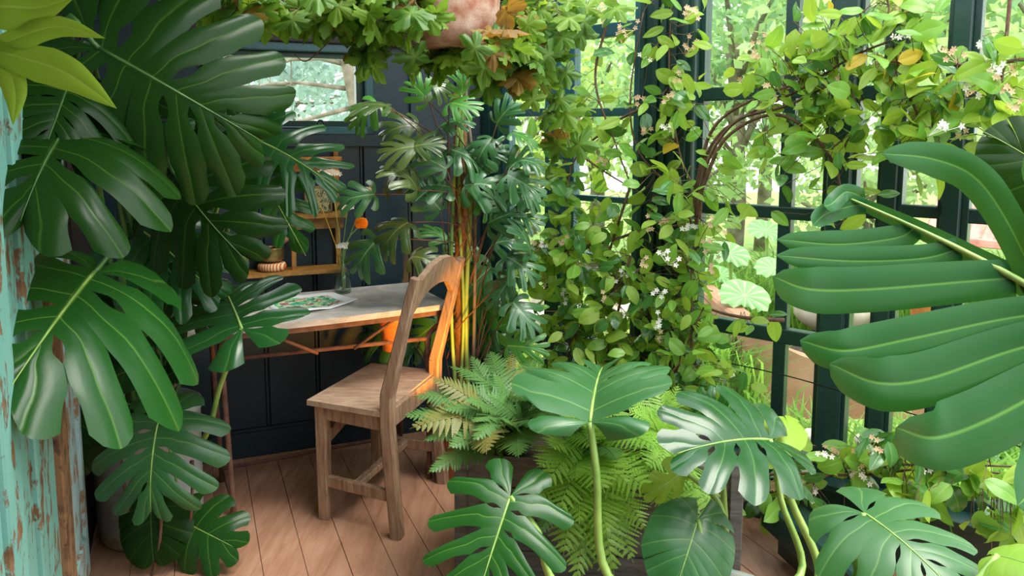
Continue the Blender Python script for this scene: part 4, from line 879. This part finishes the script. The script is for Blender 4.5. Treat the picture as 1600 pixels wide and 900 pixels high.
vine('corner_vine', 'leafy climbing vine winding up the wide dark corner post', [[(1040, 650, .2), (1070, 520, .16), (1088, 420, .14), (1092, 320, .12), (1062, 240, .12), (1046, 120, .1), (1050, -20, .1)], [(1060, 650, .18), (1085, 480, .16), (1075, 330, .14), (1000, 240, .14), (985, 150, .12), (1005, 20, .1)], [(1010, 655, .22), (1050, 560, .2), (1090, 380, .18), (1085, 300, .16), (1120, 230, .14)]],
     [(1050, 60, .14, 45, 70, 34), (1045, 190, .16, 50, 60, 44), (1050, 310, .2, 55, 70, 60), (1060, 430, .2, 50, 70, 56), (1060, 540, .22, 60, 60, 60), (1000, 620, .24, 60, 40, 40)], (.06, .095), MX)
vine('window_vine', 'curtain of vine hanging over the two narrow windows left of the corner post', [[(1000, 170, .14), (950, 200, .14), (890, 270, .16), (900, 420, .18), (930, 560, .22), (960, 640, .24)], [(985, 290, .14), (950, 400, .18), (920, 500, .2), (880, 590, .22)], [(960, 0, .12), (930, 120, .14), (960, 220, .16), (990, 300, .14)], [(860, 200, .14), (920, 260, .16), (1000, 300, .14)], [(1000, 360, .16), (900, 400, .18), (800, 400, .2)]],
     [(940, 60, .14, 55, 50, 14), (910, 180, .15, 70, 60, 34), (900, 280, .17, 80, 50, 52), (920, 360, .18, 80, 50, 56), (860, 420, .2, 60, 50, 44), (940, 450, .2, 60, 60, 52), (920, 540, .22, 80, 50, 52)], (.065, .10), MX)
vine('arching_vine', 'vine trained in a thick twisted arch from the corner post across the big panes', [[(1088, 360, .16), (1092, 280, .17), (1120, 215, .18), (1175, 175, .2), (1250, 140, .22), (1330, 90, .24), (1400, 60, .25)], [(1092, 340, .18), (1105, 255, .19), (1150, 190, .2), (1230, 165, .22), (1320, 120, .24)], [(1085, 300, .15), (1115, 200, .16), (1190, 150, .18), (1290, 120, .2)], [(1095, 300, .2), (1135, 215, .21), (1220, 180, .22), (1300, 250, .2), (1320, 360, .2)], [(1225, 500, .16), (1130, 500, .16), (1085, 470, .16)]],
     [(1190, 120, .2, 50, 40, 26), (1250, 95, .22, 60, 55, 66), (1270, 190, .22, 65, 50, 54), (1210, 250, .2, 30, 50, 16), (1320, 60, .24, 55, 50, 46), (1310, 310, .2, 40, 50, 16), (1130, 290, .2, 40, 70, 20), (1180, 500, .16, 70, 14, 10), (1310, 170, .22, 50, 60, 36)], (.055, .09), MX, sr=.008)
vine('right_vine', 'dense flowering vine over the right hand panes near the top right corner', [[(1640, 350, .24), (1560, 330, .24), (1490, 270, .26), (1440, 190, .26), (1400, 90, .26), (1385, -20, .24)], [(1640, 330, .24), (1540, 300, .24), (1470, 230, .26), (1400, 120, .26)], [(1580, -20, .26), (1565, 120, .26), (1540, 220, .26), (1500, 290, .26)], [(1620, 90, .26), (1500, 110, .26), (1380, 95, .26)]],
     [(1420, 100, .25, 60, 60, 70), (1480, 170, .26, 75, 50, 74), (1560, 120, .27, 45, 70, 50), (1420, 220, .25, 55, 40, 34), (1575, 270, .26, 40, 60, 36), (1400, 25, .24, 60, 40, 32)], (.06, .095), dict(vine_a=.55, vine_b=.3, vine_c=.12, vine_y=.03), flowers=24)
vine('sill_vine', 'vine trailing low along the sill in front of the right hand panes', [[(1080, 690, .3), (1180, 715, .28), (1280, 722, .26), (1400, 725, .26), (1520, 735, .26), (1640, 750, .26)], [(1100, 750, .36), (1230, 740, .3), (1350, 742, .28), (1480, 728, .28), (1620, 730, .28)], [(1110, 800, .4), (1200, 770, .34), (1290, 745, .3), (1340, 700, .26)]],
     [(1230, 765, .32, 45, 50, 56), (1330, 720, .28, 55, 25, 40), (1400, 705, .28, 50, 30, 50), (1500, 740, .28, 60, 45, 64), (1570, 800, .3, 40, 50, 56), (1430, 770, .32, 50, 40, 30), (1140, 790, .4, 45, 50, 36), (1290, 830, .36, 40, 40, 14), (1120, 640, .3, 40, 40, 26)], (.06, .10), dict(vine_a=.3, vine_b=.45, vine_c=.25), flowers=16)
vine('window_vine', 'lower curtain of vine at the sill of the narrow windows, above the ferns', [[(1000, 420, .24), (940, 470, .24), (890, 540, .26), (880, 620, .28)], [(985, 400, .24), (960, 520, .26), (930, 620, .28)], [(900, 380, .22), (850, 420, .24), (820, 400, .24)]],
     [(870, 400, .24, 55, 40, 50), (940, 430, .24, 60, 50, 60), (900, 500, .26, 60, 45, 60), (960, 540, .26, 60, 40, 50), (890, 580, .28, 60, 30, 36)], (.055, .09), dict(vine_a=.4, vine_b=.38, vine_c=.22), flowers=18)
vine('corner_vine', 'second flush of vine around the foot of the wide dark corner post', [[(1070, 660, .3), (1085, 540, .26), (1080, 420, .24)], [(1030, 660, .32), (1060, 560, .28), (1100, 480, .24)]],
     [(1070, 400, .24, 45, 50, 34), (1050, 500, .26, 50, 50, 50), (1060, 590, .3, 60, 45, 60), (1000, 600, .3, 50, 40, 36), (1120, 600, .3, 40, 40, 24)], (.055, .09), dict(vine_a=.3, vine_b=.42, vine_c=.27, vine_y=.01), flowers=14)
# ---------------------------------------------------------------- hanging pot with grape ivy
def grape(m, seed, curl):
    r = np.random.default_rng(seed); n = 60; vs = [(0, .3, .0)]; fs = []; av = [.5]
    for ring in (.5, 1.0):
        for i in range(n):
            a = 2 * PI * i / n - PI / 2; l = abs(math.cos(2.5 * (a - PI / 2))) ** 1.1; rad = .68 * (.48 + .52 * l) * (1 - .22 * (a < -1.2 or a > PI + 1.2)) * (1 + (.16 * ((i % 4) / 3.0 - .5) if ring == 1 else 0))
            x, y = math.cos(a) * rad * ring, .3 + math.sin(a) * rad * ring; y = max(y, -.22)
            vs.append((x, y, .05 * math.cos(5 * (a - PI / 2)) * ring - .25 * x * x - .2 * ring * ring * .3 + .03 * r.normal())); av.append(.35 if (i * 5) % n < 3 and ring < 1 else 0)
    for i in range(n):
        j = (i + 1) % n; fs.append((0, 1 + i, 1 + j)); fs.append((1 + i, 1 + n + i, 1 + n + j, 1 + j))
    rb = bendf(np.array([(0, y, 0) for y in np.linspace(0, .98, 6)]), curl); return finish(bendf(np.array(vs), curl), fs, av, rb, m, 'leaf', weld=0)
GV = {k: [grape(M[k], s, c) for s, c in ((1, .4), (2, .9), (3, 1.3))] for k in ('grape_a', 'grape_b', 'grape_c')}
hp = at(708, 20, 2.45); zb = at(708, 76, 2.45)[2]
hpt = thing('hanging_bowl', 'round limed terracotta bowl hanging from the ceiling at the top centre', 'hanging pot', (hp[0], hp[1], zb))
q = MB(); q.lathe([(0, 0), (.09, 0), (.125, .012), (.139, .05), (.145, .12), (.150, .20), (.158, .21), (.158, .235), (.142, .235), (.138, .2), (0, .19)], (hp[0], hp[1], zb), 40); obj('bowl_body', q, M['terra_dust'], hpt, True)
for k in range(3): q = MB(); a = k * 2.1; q.tube([np.array([hp[0] + .15 * math.cos(a), hp[1] + .15 * math.sin(a), zb + .22]), np.array([hp[0], hp[1], HT])], .003, 5); obj('hanging_cord', q, M['vinestem'], hpt, True)
GX = dict(grape_a=.5, grape_b=.42, grape_c=.05)
vine('grape_ivy', 'grape ivy with lobed leaves trailing from the hanging bowl across the top', [[(660, -40, 2.4), (600, 0, 2.35), (560, 60, 2.35), (545, 100, 2.35)], [(650, -40, 2.4), (560, -20, 2.35), (480, 20, 2.35), (400, 10, 2.35), (330, 15, 2.3)], [(680, -40, 2.35), (620, 30, 2.3), (610, 80, 2.3)], [(560, 30, 2.35), (520, 60, 2.35), (480, 95, 2.4), (460, 85, 2.4)]],
     [(545, 0, 2.35, 42, 32, 54), (588, 12, 2.35, 34, 34, 50), (500, 15, 2.35, 70, 22, 44), (575, 70, 2.38, 22, 20, 14), (690, 85, 2.56, 45, 12, 24), (380, 10, 2.3, 60, 16, 22), (610, -10, 2.35, 30, 25, 26), (655, 25, 2.25, 16, 26, 14)], (.065, .10), GX, flowers=0, protos=GV, stem_m='brownpet', down=.9, sr=.003)
vine('grape_ivy', 'grape ivy trailing right of the hanging bowl above the narrow windows', [[(760, -40, 2.45), (800, 20, 2.5), (830, 90, 2.6), (870, 160, 2.7)], [(770, -40, 2.45), (840, 0, 2.5), (900, 30, 2.6)], [(790, 40, 2.5), (850, 130, 2.65), (890, 230, 2.75)]],
     [(768, 60, 2.28, 18, 28, 14), (790, 50, 2.5, 45, 50, 56), (830, 20, 2.55, 50, 30, 46), (770, 110, 2.55, 30, 30, 12), (830, 110, 2.6, 35, 40, 14), (890, 25, 2.6, 50, 20, 18), (880, 190, 2.7, 25, 50, 10)], (.065, .10), dict(grape_a=.35, grape_b=.4, grape_c=.1), flowers=0, protos=GV, stem_m='brownpet', down=.9, sr=.003)
# ---------------------------------------------------------------- garden outside
m = MB(); m.prism([(-14, 3.9), (-1.0, 4.2), (-.1, 3.95), (1.6, 2.4), (2.3, 1.6), (6, -1), (14, -1), (16, 20), (-14, 20)], (1, 0, 0), (0, 1, 0), (0, 0, -.3), (0, 0, -.06)); struct('garden_ground', m, M['lawn'])
def fast_quads(name, C, size, m, parent, kind='stuff', asp=.55, flat=0.0):
    n = len(C); a = rng.normal(size=(n, 3)); a /= np.linalg.norm(a, axis=1)[:, None]; b = rng.normal(size=(n, 3)); b -= (a * b).sum(1)[:, None] * a; b /= np.linalg.norm(b, axis=1)[:, None]
    s = rng.uniform(.6, 1.2, n)[:, None] * size; a *= s; b *= s * asp; c = np.cross(a, b) / s * .25
    v = np.stack([C - a, C - .1 * a - b + c, C + a, C - .1 * a + b + c], 1).reshape(-1, 3)
    me = bpy.data.meshes.new(name); me.vertices.add(4 * n); me.vertices.foreach_set('co', v.ravel()); me.loops.add(4 * n); me.loops.foreach_set('vertex_index', np.arange(4 * n)); me.polygons.add(n); me.polygons.foreach_set('loop_start', np.arange(n) * 4); me.update(calc_edges=True)
    me.materials.append(m); return link(name, me, parent, None, None, kind)
GRP = 'garden trees beyond the glass'
def tree(label, x, y, zc, r, n, mt, size=.09, trunk=.09, grp=GRP, base=0, squash=1.0):
    t = thing('garden_tree', label, 'tree', (x, y, -.06), grp)
    q = MB(); q.tube(bez([(x, y, -.06), (x + .1, y, zc * .5), (x - .05, y + .05, zc)], 6), [trunk] * 3 + [trunk * .8] * 4 + [trunk * .5] * 4, 8); obj('trunk', q, M['bark'], t, True)
    q = MB(); ends = []
    for k in range(9):
        a = k * 2.4; e = np.array([x + math.cos(a) * r * .75, y + math.sin(a) * r * .75, zc + r * squash * rng.uniform(-.5, .7)]); q.tube(bez([(x, y, zc * rng.uniform(.45, .9)), ((x + e[0]) / 2, (y + e[1]) / 2, e[2] - .1), e], 5), [trunk * .4, trunk * .35, trunk * .3, trunk * .22, trunk * .15, trunk * .1], 5); ends.append(e)
    obj('branches', q, M['bark'], t, True)
    ct = [np.array([x, y, zc])] + ends; cl = []
    for k in range(34):
        e = ct[k % len(ct)] + rng.normal(0, r * .28, 3) * (1, 1, squash); cl.append(e)
    C = np.array(cl)[rng.integers(0, len(cl), n)] + rng.normal(0, r * .17, (n, 3)); C[:, 2] = np.maximum(C[:, 2], .05)
    fast_quads('foliage', C, size, M[mt], t); return t
gl = 'leafy tree in the garden seen through the right hand panes'
gm = 'leafy tree in the garden seen through the narrow windows left of the corner post'
for (lb, x, y, zc, r, n, mt, sz) in (
    ('low yellow green tree behind the boulders, left edge of the first narrow window', -.2, 7.2, 1.3, .9, 1872, 'tree_d', .06),
    ('taller green tree filling the second narrow window', .9, 8.4, 1.9, 1.2, 2304, 'tree_a', .068),
    ('distant pale tree high in the first narrow window', .3, 11.5, 2.6, 1.6, 2520, 'tree_d', .085),
    ('small leafy tree mostly hidden behind the wide dark corner post', 1.4, 6.6, 1.0, .6, 1296, 'tree_a', .05),
    ('green tree straight above the butterbur leaves, in the first big pane', 2.2, 7.6, 2.3, 1.4, 3024, 'tree_b', .068),
    ('tree behind the dark mullion posts, above the huge monstera leaf', 3.4, 6.8, 2.4, 1.3, 3024, 'tree_a', .068),
    ('tree at the far right, behind the flowering vine and pink slatted chair', 4.6, 6.2, 2.4, 1.3, 2736, 'tree_b', .068),
    ('tall distant tree behind the vine arch in the big pane', 3.2, 9.8, 3.2, 1.9, 2880, 'tree_b', .085),
    ('tall distant tree behind the flowering vine near the top right corner', 5.2, 9.0, 3.2, 1.9, 2880, 'tree_a', .085),
    ('farthest right tree, only its edge showing at the right edge of the photo', 7.2, 8.2, 3.2, 1.9, 2880, 'tree_b', .085),
    ('low bushy tree behind the tip of the huge monstera leaf', 2.6, 5.6, 1.0, .7, 2520, 'tree_a', .043)):
    tree(lb, x, y, zc, r, n, mt, sz)
tree('blue grey conifer seen through the small high window in the back wall', -2.0, 10, 3.0, 1.1, 7000, 'tree_c', .06, .1, None)
tree('pale hazy tree far behind the blue grey conifer, seen through the small high window', -4.2, 14, 3.0, 2.0, 5000, 'tree_c', .1, .1, None)
bt = thing('bare_tree', 'pale bare branched tree just outside the small high window', 'tree', (-1.55, 6.2, -.06))
q = MB(); q.tube(bez([(-1.22, 6.2, -.06), (-1.22, 6.2, 1.4), (-1.34, 6.2, 2.2), (-1.5, 6.3, 3.4)], 6), [.075 - .002 * i for i in range(19)], 10); obj('trunk', q, M['bark'], bt, True)
for k in range(12):
    q = MB(); z0 = rng.uniform(1.4, 2.6); P = np.array([-1.3, 6.2, z0]); pts = [P]; d = nrm(np.array([rng.choice([-1, -1, -1, 1]), rng.normal(0, .3), rng.uniform(-.3, .6)]))
    for j in range(6): P = P + d * .22; d = nrm(d + rng.normal(0, .28, 3)); pts.append(P)
    q.tube(pts, [.022 - .0032 * j for j in range(7)], 5)
    for j in range(2, 7):
        e = nrm(d + rng.normal(0, .9, 3)); q.tube([pts[j], pts[j] + e * .2, pts[j] + e * .36 + rng.normal(0, .05, 3)], [.006, .004, .002], 4)
    obj('branch', q, M['bark'], bt, True)
# butterbur
def roundleaf(m, seed):
    vs = []; fs = []; av = []; n = 48; rg = [0, .15, .35, .6, .85, 1]; r = np.random.default_rng(seed)
    for g_ in rg:
        for i in range(n):
            a = 2 * PI * i / n; rad = g_ * .5 * (1 + .04 * math.cos(12 * a)) * (1 - .45 * max(0, math.cos(a + PI / 2)) ** 6 * (g_ > .5)); v_ = math.cos(12 * a)
            vs.append((rad * math.cos(a), .5 + rad * math.sin(a), .10 * g_ * g_ * (1 if True else 0) - .03 * g_ * v_ - .13 * g_ ** 4 + .02 * math.sin(3 * a + seed) * g_)); av.append(.8 if v_ > .9 else 0)
    for j in range(len(rg) - 1):
        for i in range(n): k = (i + 1) % n; fs.append((j * n + i, (j + 1) * n + i, (j + 1) * n + k, j * n + k))
    return finish(np.array(vs), fs, av, np.array([(0, y, 0) for y in np.linspace(0, 1, 5)]), m, 'leaf', weld=1e-4)
RL = [roundleaf(M['gunnera'], s) for s in (1, 2)]
bb = thing('butterbur', 'butterbur with big round pale ribbed leaves outside the big panes', 'plant', at(1160, 540, 4.6) * (1, 1, 0) + (0, 0, -.06))
for (x0, x1, py, Y, f) in ((1124, 1204, 462, 4.3, .62), (1106, 1172, 396, 4.9, .5), (1168, 1226, 360, 5.2, .5), (1180, 1240, 420, 5.0, .5), (1100, 1150, 430, 5.2, .4), (1230, 1290, 400, 5.3, .5)):
    w_ = (x1 - x0) / F * Y; c = at((x0 + x1) / 2, py, Y); d = np.array([.15, .55, .35]); d = nrm(d) * w_
    put(RL[0], bb, c - d / 2, c + d / 2, (0, -.8, 1), 1.0); g0 = np.array([c[0] + .05, c[1] + .15, -.06]); stalk(bb, [c, (c + g0) / 2 + np.array([.05, 0, 0]), g0], (.012, .016), M['petiole'])
# rusty clay planter ring
cpl = np.array([1.95, 4.25, 0]); k_ = at(1160, 560, 4.0)
cpl = np.array([k_[0] + .62, 4.15, -.06])
sl = [at(x, y, 3.9) for x, y in ((1160, 521), (1182, 523), (1210, 536), (1250, 555), (1300, 572), (1360, 588), (1470, 606))]
poly = [(p[0], p[2]) for p in sl] + [(sl[-1][0], -.08), (sl[0][0], -.08)]
t = thing('garden_planter', 'rust brown clay planter wall with curved top on the grass outside the panes', 'planter', (sl[0][0], 3.9, -.06))
q = MB(); q.prism(poly, (1, 0, 0), (0, 0, 1), (0, .12, 0), (0, 3.9, 0)); obj('front_wall', q, M['corten'], t)
q = MB(); q.bar((sl[0][0] + .06, 4.0, .2), (sl[0][0] + .06, 4.9, .2), .12, .52); obj('side_wall', q, M['corten'], t)
q = MB(); q.box((sl[0][0] + .6, 4.45, .05), (.5, 0, 0), (0, .42, 0), (0, 0, .12)); obj('soil', q, M['soil'], t)
# stones
import bmesh
def stone(x, y, z, r, sq=.7, seed=0):
    b = bmesh.new(); bmesh.ops.create_icosphere(b, subdivisions=3, radius=1); rs = np.random.default_rng(seed); ph_ = rs.uniform(0, 6, 6)
    for v in b.verts:
        p = v.co; f = 1 + .16 * math.sin(2.3 * p.x + ph_[0]) + .13 * math.sin(2.9 * p.y + ph_[1]) + .12 * math.sin(2.7 * p.z + ph_[2]) + .05 * math.sin(7 * p.x + ph_[3]) * math.sin(6 * p.y + ph_[4]); v.co = Vector((p.x * f * r * 1.2, p.y * f * r, p.z * f * r * sq))
    me = bpy.data.meshes.new('garden_stone'); b.to_mesh(me); b.free(); me.shade_smooth(); me.materials.append(M['stone']); o = link('garden_stone', me); o.location = (x, y, z); return o
SG = 'pale boulders outside the glass'
for i, (px, py, Y, rp, lb) in enumerate([(838, 500, 4.6, 30, 'pale boulder lowest in the pane of the first narrow window'), (812, 482, 5.0, 20, 'pale boulder upper left in the pane of the first narrow window'), (850, 468, 5.1, 20, 'pale boulder upper right in the pane of the first narrow window'), (950, 490, 4.5, 34, 'pale boulder outside the second narrow window'), (1110, 590, 3.8, 26, 'rounded boulder beside the rust brown planter'), (1080, 600, 4.0, 24, 'boulder behind the vine stems, left of the planter'), (1320, 480, 4.8, 50, 'grey boulder behind the huge monstera leaf'), (1280, 690, 3.0, 26, 'flat grey stone on the grass below the planter'), (1360, 690, 3.0, 18, 'small pale stone on the grass beside the post'), (1440, 680, 2.9, 26, 'pale stone low outside the right hand panes')]):
    c = at(px, py, Y); r = rp / F * Y; tag(stone(c[0], c[1], max(c[2], -.06 + r * .3), r, .7, i), lb, 'stone', SG)
# mound under the raised bed, grasses
def grass(label, pts, n, h, name='grass_tuft', mt='grass'):
    q = MB(); P = np.array([pts[i] for i in rng.integers(0, len(pts), n)]) + rng.normal(0, .09, (n, 3)) * (1, 1, 0)
    for p in P:
        a = rng.uniform(0, 6.28); l = h * rng.uniform(.6, 1.2); e = np.array([math.cos(a), math.sin(a), 0]); s = np.array([-e[1], e[0], 0]) * .006; b = p + e * l * .22 + Zv * l * .7; c = p + e * l * .6 + Zv * l * .85
        q.add([p - s, p + s, b + s, b - s, c], [(0, 1, 2, 3), (3, 2, 4)])
    o = obj(name, q, M[mt], None, True, kind='stuff'); tag(o, label, 'grass'); return o
def gp(px, py, Y): p = at(px, py, Y); return np.array([p[0], p[1], -.06])
grass('tuft of long grass between the vine stems and the rust brown planter', [gp(1120, 600, 4.0), gp(1140, 620, 3.8), gp(1100, 620, 3.9)], 500, .5)
grass('grass tufts growing below the right hand panes', [gp(x, 650, y) for x, y in ((1420, 3.0), (1440, 2.9), (1560, 2.8), (1250, 3.3), (1180, 3.5), (1400, 3.2))], 800, .28)
grass('low mossy grass in front of the rust brown planter', [gp(x, 650, y) for x in range(1150, 1600, 40) for y in (3.1, 3.3, 3.5)], 3500, .09)
grass('bright grass beyond the narrow windows', [gp(x, 500, y) for x in range(800, 1000, 25) for y in (4.6, 5.0, 5.4, 5.8)], 2500, .3, mt='tree_d')
grass('wild grass among the trees behind the butterbur', [gp(x, 500, y) for x in range(1090, 1640, 30) for y in (5.2, 5.8, 6.2)], 3500, .6)
# pink slatted garden chair and orange pot
gc = thing('slatted_garden_chair', 'pink washed slatted garden chair outside the right hand panes', 'chair', gp(1530, 600, 4.4))
for k in range(7):
    a, b = at(1452 + k * 22, 372 + k * 2, 4.4), at(1478 + k * 22, 300 + k * 4, 4.7); q = MB(); q.bar(a, b, .07, .02, (0, -1, .3)); obj('back_slat', q, M['pinkwood'], gc)
q = MB(); q.bar(at(1445, 372, 4.4), at(1600, 386, 4.4), .05, .05); obj('seat_rail', q, M['pinkwood'], gc)
for x in (1452, 1590): g0 = at(x, 376, 4.42); q = MB(); q.bar((g0[0], g0[1], -.06), g0, .05, .05); obj('leg', q, M['pinkwood'], gc)
c = at(1455, 445, 4.3); q = MB(); hh = c[2] + .15; q.lathe([(0, 0), (.08, 0), (.08, .3), (.12, hh), (.14, hh), (.14, hh + .12), (.1, hh + .12), (.09, hh), (0, hh)], (c[0], c[1], -.06), 28); tag(obj('orange_urn', q, M['orangep'], None, True), 'tall orange terracotta urn outside, behind the huge monstera leaf', 'urn')
